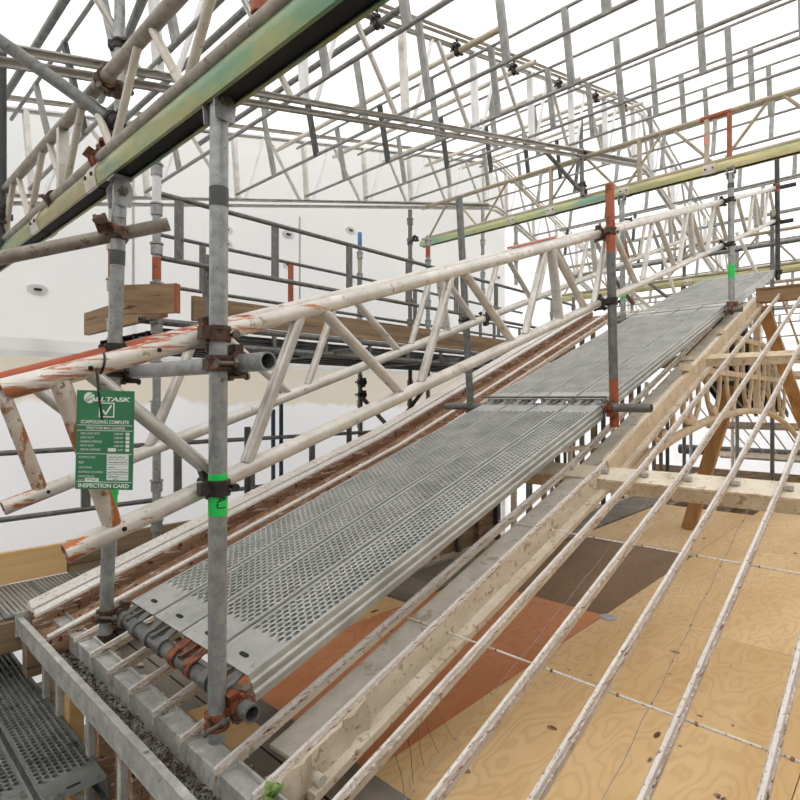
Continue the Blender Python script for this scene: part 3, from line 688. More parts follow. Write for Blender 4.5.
o = m.build('leaf_litter', 'litter'); o['kind'] = 'stuff'; tagit(o, 'dark dead leaf litter filling the gutter trough', 'leaf litter')
m = MB()
for k in range(520):
    x = rnd.uniform(GX0+.05, -.9); y = .93 + abs(rnd.gauss(0,.05)); z = -1.278
    r = rnd.uniform(.005,.017); m.ball((x,y,z+r*.4), r, 5, 4, (rnd.uniform(.7,1.5), rnd.uniform(.7,1.5), rnd.uniform(.4,.8)))
o = m.build('rubble', 'rubble'); o['kind'] = 'stuff'; tagit(o, 'crumbled putty rubble and dirt behind the gutter sill', 'rubble')
m = MB()
for k in range(260):
    x = rnd.uniform(GX0+.05, -1.0); y = .925 + abs(rnd.gauss(0,.03)); z = -1.275
    l = rnd.uniform(.008,.03); a = rnd.uniform(0,pi); d = V((cos(a),sin(a),rnd.uniform(0,.6))); c = V((x,y,z))
    m.add([c-d*l, c+V((0,.006,.004)), c+d*l, c-V((0,.006,-.003))], [(0,1,2,3)])
o = m.build('dirt', 'litter'); o['kind'] = 'stuff'; tagit(o, 'dark dirt and moss along the back of the sill', 'dirt')
for i, (x, y, sx, sy, rzz) in enumerate([(-2.96,1.0,.10,.07,.3),(-2.72,.99,.12,.06,-.4),(-2.56,1.03,.09,.08,.8),(-2.30,1.0,.13,.06,.2)]):
    t = MB().box((x,y,-1.274), sx, sy, .018, (V((cos(rzz),sin(rzz),0)), V((-sin(rzz),cos(rzz),0)), up)).build('putty_chunk', 'rubble')
    tagit(t, 'cream broken putty slab on the ledge, %s from the gutter end' % ORD[i], 'putty slab', 'putty slabs on the ledge')
t = MB().box((-1.98,1.10,-1.268), .34, .15, .024).build('plywood_offcut', 'newwood'); tagit(t, 'small pale plywood offcut on the grey ledge below the board hooks', 'plywood offcut')

# small plant on the sill
t = thing('succulent_plant', 'small green and reddish weed growing on the sill beside the rafter foot', 'plant', (-1.305,.86,-1.10))
rp_ = random.Random(5)
for k in range(11):
    a = 2*pi*k/11 + rp_.uniform(-.2,.2); el = rp_.uniform(.3,1.2); L_ = rp_.uniform(.03,.05)
    d = V((cos(a)*cos(el), sin(a)*cos(el), sin(el))); s_ = V((-sin(a), cos(a), 0)); c = V((-1.305,.86,-1.095))
    def lf(m, d=d, s_=s_, L_=L_):
        vs = []; n_ = d.cross(s_).normalized()
        prof = [(0,.004),(.3,.011),(.6,.014),(.85,.009),(1,.001)]
        for f_, w in prof:
            p = c + d*L_*f_; vs += [p-s_*w, p+n_*w*.45, p+s_*w, p-n_*w*.3]
        fs = []
        for i in range(4): fs += [(i*4+q, i*4+(q+1) % 4, i*4+4+(q+1) % 4, i*4+4+q) for q in range(4)]
        m.add(vs, fs)
    part('leaf', 'leaf', t, lf)

# posts below the gutter
for i, (x, w, mt) in enumerate([(-3.05,.10,'timber'),(-2.83,.075,'newwood'),(-2.42,.04,'brown'),(-2.08,.04,'brown'),(-1.70,.04,'brown')]):
    t = thing('window_post', ['stout weathered post at the gutter end','pale timber post next to the stout gutter post','slim white and brown post below the gutter, third from its end','slim white and brown post below the gutter, fourth from its end','slim white and brown post below the gutter, fifth from its end'][i], 'post', (x,.78,-3.2), 'posts below the gutter')
    part('timber_core', mt, t, lambda m: m.box((x+w/2,.80,-2.2), w, .06, 2.0))
    part('white_edge', 'plate', t, lambda m: m.box((x-.018,.79,-2.2), .034, .09, 2.0))
t = MB().box((-2.50,1.02,-1.62), .55, .20, .045).build('timber_shelf', 'newwood'); tagit(t, 'pale pine plank seen through the posts under the gutter', 'plank')
for i, (x, y, z0, z1) in enumerate([(-2.36,1.0,-3.2,-1.65),(-2.62,1.35,-3.2,-1.75),(-2.05,1.25,-3.2,-1.75)]):
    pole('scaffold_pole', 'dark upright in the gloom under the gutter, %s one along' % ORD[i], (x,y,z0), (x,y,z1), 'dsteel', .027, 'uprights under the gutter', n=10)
for i, (y, z) in enumerate([(1.3,-2.1),(1.5,-2.5)]):
    pole('scaffold_tube', ['upper','lower'][i]+' dark ledger tube in the gloom under the gutter', (-3.2,y,z), (0.5,y,z), 'dsteel', .025, 'ledgers under the gutter', n=10)

# ------------------------------------------------------------------ plywood deck
FZ = -1.45
def sheet_ply(x0, x1, y0, y1, mat, label, z=FZ):
    g = .004; t = MB().box(((x0+x1)/2,(y0+y1)/2,z-.009), x1-x0-g, y1-y0-g, .018)
    o = bpy.data.objects.new('plywood_sheet', None); bpy.data.objects.remove(o)
    c = V(((x0+x1)/2,(y0+y1)/2,z)); me = t.mesh('plywood_sheet', mat, c); o = bpy.data.objects.new('plywood_sheet', me); COL.objects.link(o)
    o.location = (c.x, c.y, c.z+H); tagit(o, label, 'plywood sheet', 'plywood deck sheets')
    return o
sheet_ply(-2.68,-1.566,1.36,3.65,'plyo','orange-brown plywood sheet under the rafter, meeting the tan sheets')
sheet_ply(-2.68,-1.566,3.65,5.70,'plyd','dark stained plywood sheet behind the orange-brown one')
xs_ = [-1.566,-.35,.87,2.09]; ys_ = [1.36,3.80,6.24,8.68,11.1]
pn = ['beside the orange-brown sheet','in the middle row','in the outer row']; qn = ['lowest tan plywood sheet','second tan plywood sheet up','third tan plywood sheet up','topmost tan plywood sheet']
for i in range(3):
    for j in range(4):
        sheet_ply(xs_[i], xs_[i+1], ys_[j], ys_[j+1], 'ply', '%s %s of the deck' % (qn[j], pn[i]))
sheet_ply(-2.68,-1.566,5.70,8.1,'ply','tan plywood sheet behind the dark stained one', FZ)
sheet_ply(-3.02,-2.68,1.7,2.9,'ply','narrow tan plywood strip along the orange-brown sheet')
for k, (y0, y1) in enumerate(((2.9,6.5),(6.5,10.2))):
    t = MB().box((-2.90,(y0+y1)/2,FZ-.01), .40, y1-y0-.01, .04).build('deck_plank', 'timberg'); tagit(t, ['grey weathered plank beside the narrow plywood strip','grey weathered plank along the gable wall farther back'][k], 'plank', 'grey deck planks')
for i, x in enumerate((-2.6,-1.9,-1.2,-.5,.2,.9)):
    t = MB().box((x,5.6,FZ-.08), .06, 8.8, .12).build('deck_joist', 'timber'); tagit(t, 'timber joist beneath the plywood deck, %s from the gable wall' % ORD[i], 'joist', 'deck joists')
struct(MB().box((-.8,1.335,FZ-.12), 4.4, .03, .22).build('trim_gap_shade', 'dark'))  # black strip standing in for the shade of the gap here
def nailplate(x, y, rot, label):
    ax = (V((cos(rot),sin(rot),0)), V((-sin(rot),cos(rot),0)), up)
    t = thing('nail_plate', label, 'metal plate', (x,y,FZ), 'metal plates on the plywood')
    part('plate', 'steelpl', t, lambda m: m.box((x,y,FZ+.002), .20, .075, .003, ax))
    def dots(m):
        for i in range(8):
            for j in range(3): c = V((x,y,FZ+.0042)) + ax[0]*(-.08+.023*i) + ax[1]*(-.024+.024*j); m.tube(c, c+V((0,0,.0008)), .004, 8)
    part('nail_holes', 'dark', t, dots)
nailplate(-1.43,1.43,.1,'perforated galvanised nail plate on the edge of the plywood deck')
t = MB(); t.tube((-1.53,3.63,FZ+.001), (-1.53,3.63,FZ+.005), .055, 9); t = t.build('steel_patch', 'steelpl'); tagit(t, 'small grey tape patch where orange, dark and tan plywood meet', 'patch')
for i, (px, py, rr) in enumerate([(466,771,.020),(675,652,.028),(552,728,.024),(590,675,.011),(569,670,.011),(700,716,.013),(734,726,.013),(720,797,.022),(543,794,.013),(732,577,.011),(680,746,.008),(670,674,.008)]):
    tt = -FZ/((py-400)/553); x, y, z = raw(px, py, tt)
    o = MB().ball((x,y,FZ+.0005), rr, 12, 4, (1,.75,.12)).build('knot_plug', 'brown'); tagit(o, 'dark knot plug in the tan plywood, %s counted from the gutter corner' % ORD[i], 'knot plug', 'knot plugs in the plywood')
t = thing('underlay_roll', 'pale grey roll lying on the plywood behind the cream purlin', 'roll', (-1.80,8.6,FZ+.085))
part('roll_body', 'roll', t, lambda m: (m.tube((-1.93,8.47,FZ+.088), (-1.64,8.75,FZ+.088), .088, 20, .03)))
t = thing('loose_wires', 'loose thin wires dangling from the rafter onto the orange plywood', 'wires', (-1.33,1.35,-1.0))
for k in range(5):
    x0 = RX+.03+.012*k; y0 = 1.33+.05*k; zz = rz(y0)-.2
    part('wire_strand', 'galvd', t, lambda m: m.path([(x0+.03*f+.02*sin(3*f+k), y0+.05*f, zz-(.24-.02*k)*f) for f in [q/10 for q in range(11)]], .0012, 5))
def prop(a, b, w, label):
    t = thing('timber_prop', label, 'prop', a, 'timber props'); part('post', 'prop', t, lambda m: m.bar(a, b, w, w*.8, (0,1,0)))
prop((-1.93,6.75,FZ), (-1.50,6.75,.15), .13, 'tan timber prop standing on the plywood under the arched truss')
prop((-1.00,8.75,-.75), (-1.30,7.25,1.02), .12, 'tan leaning plank brace under the ridge')
prop((-1.85,6.2,.0), (-1.60,6.2,.85), .12, 'short dark tan post above the arch crown')

# ------------------------------------------------------------------ arched iron truss under the rafter
t = thing('arched_truss', 'tan ornamental iron arch truss under the ridge behind the glazing bars', 'arched truss', (RX,6.7,-.1))
def az(y): d = abs(y-6.75)/3.66; return -.115 - (.42 if y < 6.75 else .62)*d**2.1
part('arch_rib', 'iron', t, lambda m: m.path([(RX,3.08+7.4*k/48,az(3.08+7.4*k/48)) for k in range(49)], .034, 10))
part('collar', 'iron', t, lambda m: m.bar((RX,4.55,.25), (RX,9.6,.25), .04, .05))
part('upper_collar', 'iron', t, lambda m: m.bar((RX,5.6,.62), (RX,8.7,.62), .04, .045))
part('king_post', 'iron', t, lambda m: m.bar((RX,YR,-.1), (RX,YR,1.08), .06, .06, (0,1,0)))
for s in (-1, 1):
    part('far_rafter_leg', 'iron', t, lambda m, s=s: m.bar((RX,YR+s*.15,1.03), (RX,YR+s*4.0,-.42), .05, .14))
for k in range(8):
    yc = 4.15 + .64*k
    for s in (-1, 1):
        P = []
        for q in range(11):
            f_ = q/10; zt_ = min(.62, rz(yc+s*.2)-.16); z = az(yc)+.02 + (zt_-az(yc))*f_
            P.append((RX, yc + s*(.03 + .20*sin(pi*.5*min(1,f_*1.9))*(1-.25*f_)), z))
        part('tulip_bar', 'iron', t, lambda m: m.path(P, .020, 8))
    part('boss', 'iron', t, lambda m: m.ball((RX,yc,az(yc)+.05), .07, 10, 6, (.5,1,1)))
part('oval_plate', 'iron', t, lambda m: m.tube((RX-.015,YR+.6,.52), (RX+.015,YR+.6,.52), .13, 18))

# gable wall mullions beyond the walkway
t0 = struct(MB().box((-3.24,6.4,-1.50), .12, 11.4, .10).build('trim_gable_sill', 'barside'))
struct(MB().box((-.5,13.3,-2.35), 8, .06, 1.75).build('wall_far_parapet', 'timber'))
struct(MB().box((-3.24,6.4,-.62), .06, 7.4, .05).build('trim_gable_transom', 'barside'))
m = MB(); m.add([(-3.27,.9,-1.5),(-3.27,5.0,-1.5),(-3.27,5.0,rz(5.0)-.26),(-3.27,YK,rz(YK)-.26),(-3.27,.9,rz(.9)-.26)], [(0,1,2,3,4)]); struct(m.build('wall_dark_backing', 'timber'))  # added panel that darkens the view through the near board holes
for i in range(30):
    y = 1.25 + .33*i; z1 = rz(y)-.12
    if i >= 28: break
    mt = ['barside','galvd','timber','dsteel'][i % 4]
    o = MB().box((-3.24,y,(-1.46+z1)/2), .05, .045, z1+1.46).build('gable_mullion', mt)
    tagit(o, 'slim %s mullion of the gable wall, %s from the gutter' % (['cream','grey','brown','dark'][i % 4], ORD[i]), 'mullion', 'gable wall mullions')
for i in range(9):
    y = 2.2 + 1.0*i
    pole('scaffold_pole', 'thin dark upright beyond the gable wall, %s from the gutter' % ORD[i], (-3.65,y,-3.2), (-3.65,y,-.2), 'dsteel', .024, 'uprights beyond the gable', n=8)

# far slope walkway, dark boards seen from below, and pipe
for k in range(4):
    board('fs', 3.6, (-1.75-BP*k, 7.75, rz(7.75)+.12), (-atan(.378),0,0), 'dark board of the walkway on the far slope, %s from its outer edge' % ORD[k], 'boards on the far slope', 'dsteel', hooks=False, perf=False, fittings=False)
pole('drain_pipe', 'thick black pipe along the far eave', (-4.2,14.0,-1.15), (3.0,14.0,-1.15), 'dsteel', .11, None, 'pipe', n=14)

# ------------------------------------------------------------------ gold-green beams and lattice girders
OCT = [(-.042,-.048),(-.050,-.010),(-.050,.010),(-.034,.046),(.034,.046),(.050,.010),(.050,-.010),(.042,-.048),(.030,-.048),(.030,-.043),(.036,-.042),(.043,-.010),(.043,.008),(.030,.038),(-.030,.038),(-.043,.008),(-.043,-.010),(-.036,-.042),(-.030,-.043),(-.030,-.048)]
def gold_beam(x0, x1, y, z, label, mats, joints, s=1.):
    t = thing('aluminium_beam', label, 'beam', (x0,y,z), 'gold-green eaves beams')
    cuts = [x0] + joints + [x1]
    for i in range(len(cuts)-1):
        a, b = cuts[i]+.004, cuts[i+1]-.004
        part('beam_length', mats[i % len(mats)], t, lambda m: m.ext([(p*s, q*s) for p, q in OCT], [(a,y,z),(b,y,z)], (0,1,0), (0,0,1)))
        part('slot_shade_fill', 'dark', t, lambda m: m.box((( a+b)/2,y,z-.002), b-a-.002, .066*s, .07*s))  # solid dark box, paints the shade within the open channel
    for j in joints:
        part('joint_sleeve', 'cream', t, lambda m, j=j: m.ext([(p*s*1.1, q*s*1.1) for p, q in OCT], [(j-.06,y,z),(j+.06,y,z)], (0,1,0), (0,0,1)))
        for dx in (-.035,.035): part('joint_bolt', 'black', t, lambda m, j=j, dx=dx: m.tube((j+dx,y-.062*s,z), (j+dx,y-.052*s,z), .009*s, 8))
    return t
gold_beam(-4.9, .5, .797, .893, 'gold and green aluminium beam crossing the top of the view on two uprights', ['beamg','beamd','beamg','beamg'], [-3.25,-2.42], .94)
gold_beam(-5.62, .8, 6.40, 2.392, 'gold and green aluminium beam farther off above the upper walkway', ['beamq','beamq','beamq','beamy','beamy'], [-4.0,-3.42,-2.50,-1.62], 1.)
gold_beam(-5.4, 1.0, 10.5, 2.06, 'faint gold beam beyond the top end of the walkway', ['beamy'], [-3.0], 1.1)
def girder(x0, x1, y, zb_, zt_, first, pitch, half, label, mat, r, posts=(), bm=None):
    t = thing('lattice_girder', label, 'girder', (x0,y,zb_), 'lattice girders on the gold-green beams')
    part('bottom_chord', bm or mat, t, lambda m: m.tube((x0,y+.01,zb_), (x1,y+.01,zb_), r, 14, r-.005))
    part('top_chord', bm or mat, t, lambda m: m.tube((x0,y+.01,zt_), (x1,y+.01,zt_), r*1.04, 14, r-.005))
    x = first
    while x > x0+.2:
        for s in (-1, 1):
            if x0 < x+s*half < x1: part('brace', mat, t, lambda m: m.tube((x+s*.06,y+.01,zt_-.01), (x+s*half,y+.01,zb_+.01), r*.62, 10))
        x -= pitch
    for px, mm in posts: part('post', mm, t, lambda m: m.bar((px,y+.01,zb_), (px,y+.01,zt_), r*1.7, r*1.5, (1,0,0)))
    return t
girder(-4.9, .3, .768, .962, 1.262, -1.35, .60, .28, 'worn lattice girder riding on the near gold-green beam', 'cream', .0245, ((-2.88,'alu'),(-4.0,'alu')), 'tubeg')
g2 = girder(-5.62, .8, 6.42, 2.47, 2.955, -1.05, 1.0, .44, 'brownish lattice girder on the far gold-green beam', 'creamd', .027, ((-2.35,'creamd'),(-1.66,'creamd'),(-1.45,'orange'),(-3.45,'creamd')))
part('red_band', 'redcap', g2, lambda m: m.box((-1.66,6.43,2.72), .05, .05, .09))
part('orange_rail', 'orange', g2, lambda m: m.tube((-1.72,6.43,2.955), (-1.43,6.43,2.955), .0295, 14))
girder(-5.4, 1.0, 10.52, 2.15, 2.70, -.9, 1.0, .46, 'pale lattice girder beyond the top end of the walkway', 'creamd', .027)
coupler((-3.02,.778,.962), xd, (-3.02,.81,.92), V((0,1,0)), 'rust', 'rusty beam clamp low on the near gold-green beam')
coupler((-2.40,.778,.962), xd, (-2.36,.80,1.01), V((0,1,.4)), 'rusto', 'orange coupler beside the joint of the near gold-green beam')

# ------------------------------------------------------------------ cover roof: trusses, purlins, tubes
NY = [.30,1.25,2.22,3.21,4.16,5.16,6.08,7.02,7.98]
def roof_truss(x, label, mat, post):
    t = thing('roof_truss', label, 'roof truss', (x,-2.5,botz(-2.5)), 'white roof trusses')
    def run(zf, y0=-2.5, y1=8.34): return [(x,y0,zf(y0)),(x,y1-.25,zf(y1-.25)),(x,y1,zf(y1)-.03),(x,y1+.25,zf(y1+.25)),(x,18.2,zf(18.2))]
    part('top_chord', mat, t, lambda m: m.path(run(topz), .026, 12))
    part('sheeting_rail', 'cream', t, lambda m: (m.path([V(p)+V((.03,0,.10)) for p in run(topz)], .017, 8), m.path([V(p)+V((-.03,0,.10)) for p in run(topz)], .017, 8)))
    part('bottom_chord', mat, t, lambda m: m.path(run(lambda y: botz(y)+.002), .034, 12))
    part('lower_bottom_chord', mat, t, lambda m: m.path(run(lambda y: botz(y)-.063), .034, 12))
    nodes = [-1.6,-.65] + NY; nodes = nodes + [16.68-y for y in reversed(NY)] + [17.4]
    for i, y in enumerate(nodes):
        part('post', post if i != 5 else 'alu', t, lambda m: m.bar((x,y-.03,topz(y-.03)), (x,y+.02,botz(y+.02)), .06, .04, (0,1,0)))
        if i < len(nodes)-1:
            y2 = nodes[i+1]; ya = y + .36*(y2-y); yb = y + .44*(y2-y)
            part('brace', 'white', t, lambda m: m.tube((x,ya,topz(ya)), (x,y+.11,botz(y+.11)), .017, 8))
            part('brace', mat, t, lambda m: m.tube((x,yb,topz(yb)), (x,y2-.08,botz(y2-.08)), .021, 8))
    return t
roof_truss(-3.0, 'near white roof truss whose double bottom chord crosses the upper view', 'alu', 'white')
roof_truss(-5.56, 'far white roof truss along the top of the white wall sheet', 'alu', 'alu')
allY = NY + [16.68-y for y in reversed(NY)]
PM = ['galvp','galvp']
for i, y in enumerate(allY):
    zl = botz(y)+.06; zu = zl+.55
    near = y < 8.4
    lab = ('ladder purlin of the near roof slope, %s up from the eave' % ORD[i]) if near else ('ladder purlin of the far roof slope, %s down from the ridge' % ORD[i-9])
    x0, x1 = (-5.56, .6)
    t = thing('ladder_purlin', lab, 'purlin', (x0,y,zl), 'ladder purlins under the tent roof')
    rr = .0155 if near else .018; dy = -.13 if near else .13
    part('lower_chord', 'galvp', t, lambda m: m.tube((x0,y,zl), (x1,y,zl), rr, 10))
    part('upper_chord', 'galvp', t, lambda m: m.tube((x0,y+dy,zu), (x1,y+dy,zu), rr*.9, 10))
    k = 0; x = .02 + .12*((i*7) % 3 - 1)*(0 if near else 1)
    while x > x0+.1:
        part('post', 'galvp' if (x > -3.1 or k % 2) else 'dsteel', t, lambda m: m.bar((x,y,zl-.01), (x,y+dy,zu+.01), .052, .03, (0,1,0)))
        x -= .69; k += 1
for i, y in enumerate([1.0,1.95,2.89,3.87,4.80,5.75,6.70,7.60]):
    z = topz(y)-.055
    t = pole('scaffold_tube', 'thick round tube linking the two white roof trusses, %s up from the eave' % ORD[i], (-5.8,y,z), (-2.74,y,z), 'galvd' if i < 3 else 'cream', .025, 'tubes linking the roof trusses', n=12)
    if i == 3: band(t, 'rust_coloured_end', 'creamd', (-3.0,y,z), (-2.5,y,z), .0262); part('painted_sleeve', 'creamd', t, lambda m: m.tube((-2.95,y,z), (-2.5,y,z), .027, 12))
    coupler((-3.0,y,topz(y)), V((0,1,.2456)), (-2.97,y,z), xd, 'black', 'dark coupler on the near roof truss top chord, %s up from the eave' % ORD[i])

# ------------------------------------------------------------------ far-left platform along the wall
def standard(x, y, z0, z1, label, mat='galv', r=.025, extra=()):
    t = thing('ringlock_standard', label, 'upright', (x,y,z0), 'ringlock uprights')
    part('tube_wall', mat, t, lambda m: m.tube((x,y,z0), (x,y,z1), r, 12))
    z = z0+.15
    while z < z1-.05:
        part('collar', mat, t, lambda m: (m.tube((x,y,z-.03), (x,y,z+.03), r+.011, 10), m.tube((x,y,z+.035), (x,y,z+.045), r+.017, 10)))
        z += .25
    for nm, mm, a, b in extra: part(nm, mm, t, lambda m: m.tube((x,y,a), (x,y,b), r+.002, 12))
    return t
standard(-3.53,1.48,-3.2,1.62,'ringlock upright at the platform corner near the hanging tag', extra=(('orange_band','orange',.76,.9),('white_label','white',1.2,1.42)))
standard(-3.62,1.25,-3.2,1.22,'rust-spotted upright just behind the platform end board', 'cream', .024, (('orange_band','orange',.75,.95),))
standard(-4.85,4.42,-3.2,1.98,'slim upright with blue top in front of the white wall', 'galv', .024, (('blue_top','bluet',1.80,1.98),('rust_band','creamd',1.55,1.72)))
standard(-4.62,5.05,-3.2,2.35,'dark upright at the far end of the gold beam', 'galvd', .026)
standard(-4.50,5.25,-3.2,2.05,'galvanised upright with orange band beside the far end of the gold beam', 'galv', .027, (('orange_band','orange',1.78,2.0),))
standard(-4.9,7.0,1.5,2.9,'short upright with orange shoe hanging left of the gold beam joint', 'galv', .027, (('orange_shoe','orange',1.5,1.62),))
standard(-4.9,7.95,1.9,2.9,'short hanging upright with rusty top under the gold beam joint', 'galv', .03, (('rusty_top','rust',2.35,2.55),))
standard(-4.6,8.6,-3.2,1.7,'upright beyond the leaning upright, before the far wall edge', 'galv', .027)
standard(-4.7,9.6,-3.2,1.9,'upright next to the far wall edge behind the lattice', 'galvd', .027)
for i, (x, y) in enumerate([(-3.9,10.3),(-3.1,10.6),(-2.3,10.7),(-1.75,10.4),(-2.7,12.2),(-3.5,12.4)]):
    pole('scaffold_pole', 'distant upright behind the upper walkway, %s toward the ridge end' % ORD[i], (x,y,-3.2), (x,y,[2.0,2.9,2.6,3.0,2.4,2.5][i]), ['galv','galvd','galv','galvd','cream','galv'][i], .03, 'distant uprights', n=10)
for i, (z, y) in enumerate([(1.55,10.3),(1.95,10.9),(2.45,10.35),(2.75,11.5),(1.7,12.3)]):
    pole('scaffold_tube', 'distant cross tube behind the upper walkway, %s one up' % ORD[i], (-5.2,y,z), (-.9,y,z), ['galvd','cream','galvd','galv','galv'][i], .03, 'distant cross tubes', n=10)
for i, (a, b, mt) in enumerate([((-3.5,9.6,2.1),(-2.6,9.9,1.2),'galvd'),((-4.1,9.8,2.3),(-3.2,10.1,1.3),'cream'),((-2.9,10.0,1.2),(-3.3,10.0,2.6),'cream'),((-2.2,10.2,2.7),(-1.8,10.2,1.7),'cream')]):
    pole('scaffold_tube', 'distant diagonal strut behind the far truss, %s in the tangle' % ORD[i], a, b, mt, .028, 'distant struts', n=10)
t = thing('folding_bracket', 'orange triangular bracket hanging behind the two trusses', 'bracket', (-3.0,8.0,2.0))
part('orange_arm', 'orange', t, lambda m: m.bar((-3.05,7.6,2.35), (-3.18,7.6,1.75), .06, .04, (0,1,0)))
part('second_arm', 'orange', t, lambda m: m.bar((-3.02,7.6,2.35), (-2.90,7.6,1.70), .06, .04, (0,1,0)))
part('lower_arm', 'rust', t, lambda m: m.bar((-3.15,7.6,1.72), (-2.86,7.6,1.30), .05, .04, (0,1,0)))

# guardrails on the platform
def guard(x, y0, y1, zt_, zb_, label, pitch, first, mat, special=None, r=.017, mid=None):
    t = thing('guardrail', label, 'guardrail', (x,y0,zb_), 'guardrail frames')
    part('top_rail', mat, t, lambda m: m.tube((x,y0,zt_), (x,y1,zt_), r, 10))
    part('bottom_rail', mat, t, lambda m: m.tube((x,y0,zb_), (x,y1,zb_), r, 10))
    y = first; k = 0
    while y < y1:
        part('post', special if (special and k == 1) else mat, t, lambda m: m.bar((x,y,zb_), (x,y,zt_), .055, .02, (1,0,0)))
        y += pitch; k += 1
guard(-3.55,1.5,7.2,1.32,.91,'grey guardrail frame nearest the hanging tag on the platform', .74, 1.634, 'galvd')
guard(-4.70,2.0,7.8,1.40,.97,'outer guardrail frame with an orange post against the white wall', .95, 2.38, 'galvd', 'orange')
guard(-4.02,-.6,6.2,-.32,-.72,'low guardrail above the pine toe board', .62, -.02, 'galvd')
guard(-5.0,6.6,10.2,1.22,.72,'far guardrail frame with many bars near the wall edge', .38, 6.7, 'galvd')
# toe boards and platform
def plank(p0, p1, w, h, mat, label, name='toe_board', group='timber toe boards'):
    t = thing(name, label, 'board', p0, group); part('timber', mat, t, lambda m: m.bar(p0, p1, w, h)); return t
plank((-3.60,1.75,.622), (-3.60,6.0,.622), .04, .165, 'timber', 'long brown toe board along the platform edge behind the truss')
plank((-3.60,6.03,.615), (-3.60,9.2,.615), .04, .17, 'timber', 'farther brown toe board beyond the leaning upright')
tb = plank((-4.75,1.45,.59), (-3.36,1.45,.59), .04, .17, 'timberx', 'brown toe board across the platform end')
part('orange_end', 'orange', tb, lambda m: m.bar((-3.36,1.45,.59), (-3.345,1.45,.59), .042, .172))
tb = plank((-3.52,1.23,.60), (-3.21,1.46,.60), .04, .17, 'timberx', 'short brown board end with orange edge on the platform corner')
part('orange_end', 'orange', tb, lambda m: m.bar((-3.21,1.46,.60), (-3.198,1.469,.60), .042, .172))
plank((-3.97,-1.2,-1.0), (-3.97,1.09,-1.0), .04, .185, 'newwood', 'pale pine toe board on the low platform beside the wall')
plank((-3.97,1.10,-1.0), (-3.97,3.4,-1.0), .045, .20, 'timber', 'dark brown toe board continuing the pale pine one')
plank((-3.40,-.6,-1.19), (-3.40,.86,-1.19), .16, .15, 'timber', 'heavy brown beam end below the steel planks at the gutter end', 'timber_beam', None)
for k in range(5):
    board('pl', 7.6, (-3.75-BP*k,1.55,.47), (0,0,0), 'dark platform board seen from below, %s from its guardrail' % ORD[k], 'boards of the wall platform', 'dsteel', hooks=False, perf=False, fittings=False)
for i, z in enumerate((.508,.378)):
    pole('scaffold_tube', ['upper','lower'][i]+' grey ledger tube below the brown toe board', (-3.60,1.4,z), (-3.60,9.2,z), 'galvd', .024, 'platform ledgers', n=12)
for i in range(14):
    y = 1.9+.5*i; o = MB().box((-3.60,y,.443), .02, .03, .13).build('ledger_strut', 'galvd'); tagit(o, 'short strut between the ledger tubes, %s from the platform corner' % ORD[i], 'strut', 'ledger struts')
for i in range(6):
    y = 1.6+1.4*i
    pole('scaffold_tube', 'dark transom under the wall platform, %s from its corner' % ORD[i], (-4.9,y,.40), (-3.35,y,.40), 'galvd', .025, 'platform transoms', n=10)
pole('scaffold_pole', 'short grey post with orange collar on the platform edge', (-3.60,1.85,.50), (-3.60,1.85,1.0), 'galvd', .026, 'short uprights')
for k in range(7):
    t = thing('steel_plank', 'ribbed steel plank of the low platform, %s from the gutter end' % ORD[k], 'plank', (-3.4,.35+.232*k,-1.10), 'steel planks of the low platform')
    y = .30+.232*k
    part('plank_deck', 'galvo', t, lambda m: m.box((-3.66,y,-1.105), .60, .226, .01))
    part('grip_ribs', 'galvb', t, lambda m: [m.box((-3.66,y-.09+.0225*q,-1.0985), .56, .008, .005) for q in range(9)])
for i, (y, z0, z1, mt) in enumerate([(3.42,-3.2,.28,'bluep'),(3.30,-3.2,-.10,'bluep')]):
    o = MB().tube((-5.0,y+.02*i,z0), (-5.0,y+.02*i,z1), .022, 10).build('drain_pipe', mt); tagit(o, ['taller','shorter'][i]+' of two blue-grey pipes standing by the lower wall', 'pipe', 'blue-grey pipes')
pole('scaffold_pole', 'dark pole with black couplers in front of the lower wall sheet', (-4.6,4.2,-3.2), (-4.6,4.2,.28), 'galvd', .026, 'short uprights')
pole('scaffold_tube', 'dark brace running down from the pole before the lower wall', (-4.6,4.2,.05), (-4.2,4.5,-.5), 'galvd', .024, 'raking tubes')
pole('scaffold_tube', 'dark brace leaning toward the double upright under the platform', (-4.45,5.3,.3), (-4.65,4.75,-.4), 'dsteel', .024, 'raking tubes')
coupler((-4.6,4.2,.20), up, (-4.55,4.2,.20), V((0,1,0)), 'black', 'upper black coupler on the pole before the lower wall')
coupler((-4.6,4.2,.06), up, (-4.55,4.2,.06), V((0,1,0)), 'black', 'lower black coupler on the pole before the lower wall')
coupler((-4.62,5.05,1.95), up, (-4.58,5.1,2.0), V((0,1,0)), 'black', 'black coupler on the dark upright at the far end of the gold beam')
coupler((-4.0,.757,1.1), up, (-3.96,.757,1.1), V((0,1,0)), 'black', 'black coupler at the left frame edge upright')
pole('scaffold_pole', 'dark upright at the edge of the view beside the near gold-green beam', (-4.0,.757,.90), (-4.0,.757,2.1), 'dsteel', .027, 'short uprights')
xtube('yellow-taped purlin tube crossing behind the near lattice girder', -4.6, -2.3, 1.5, 2.3, 1.9, 'galvd', .022, 1.0)

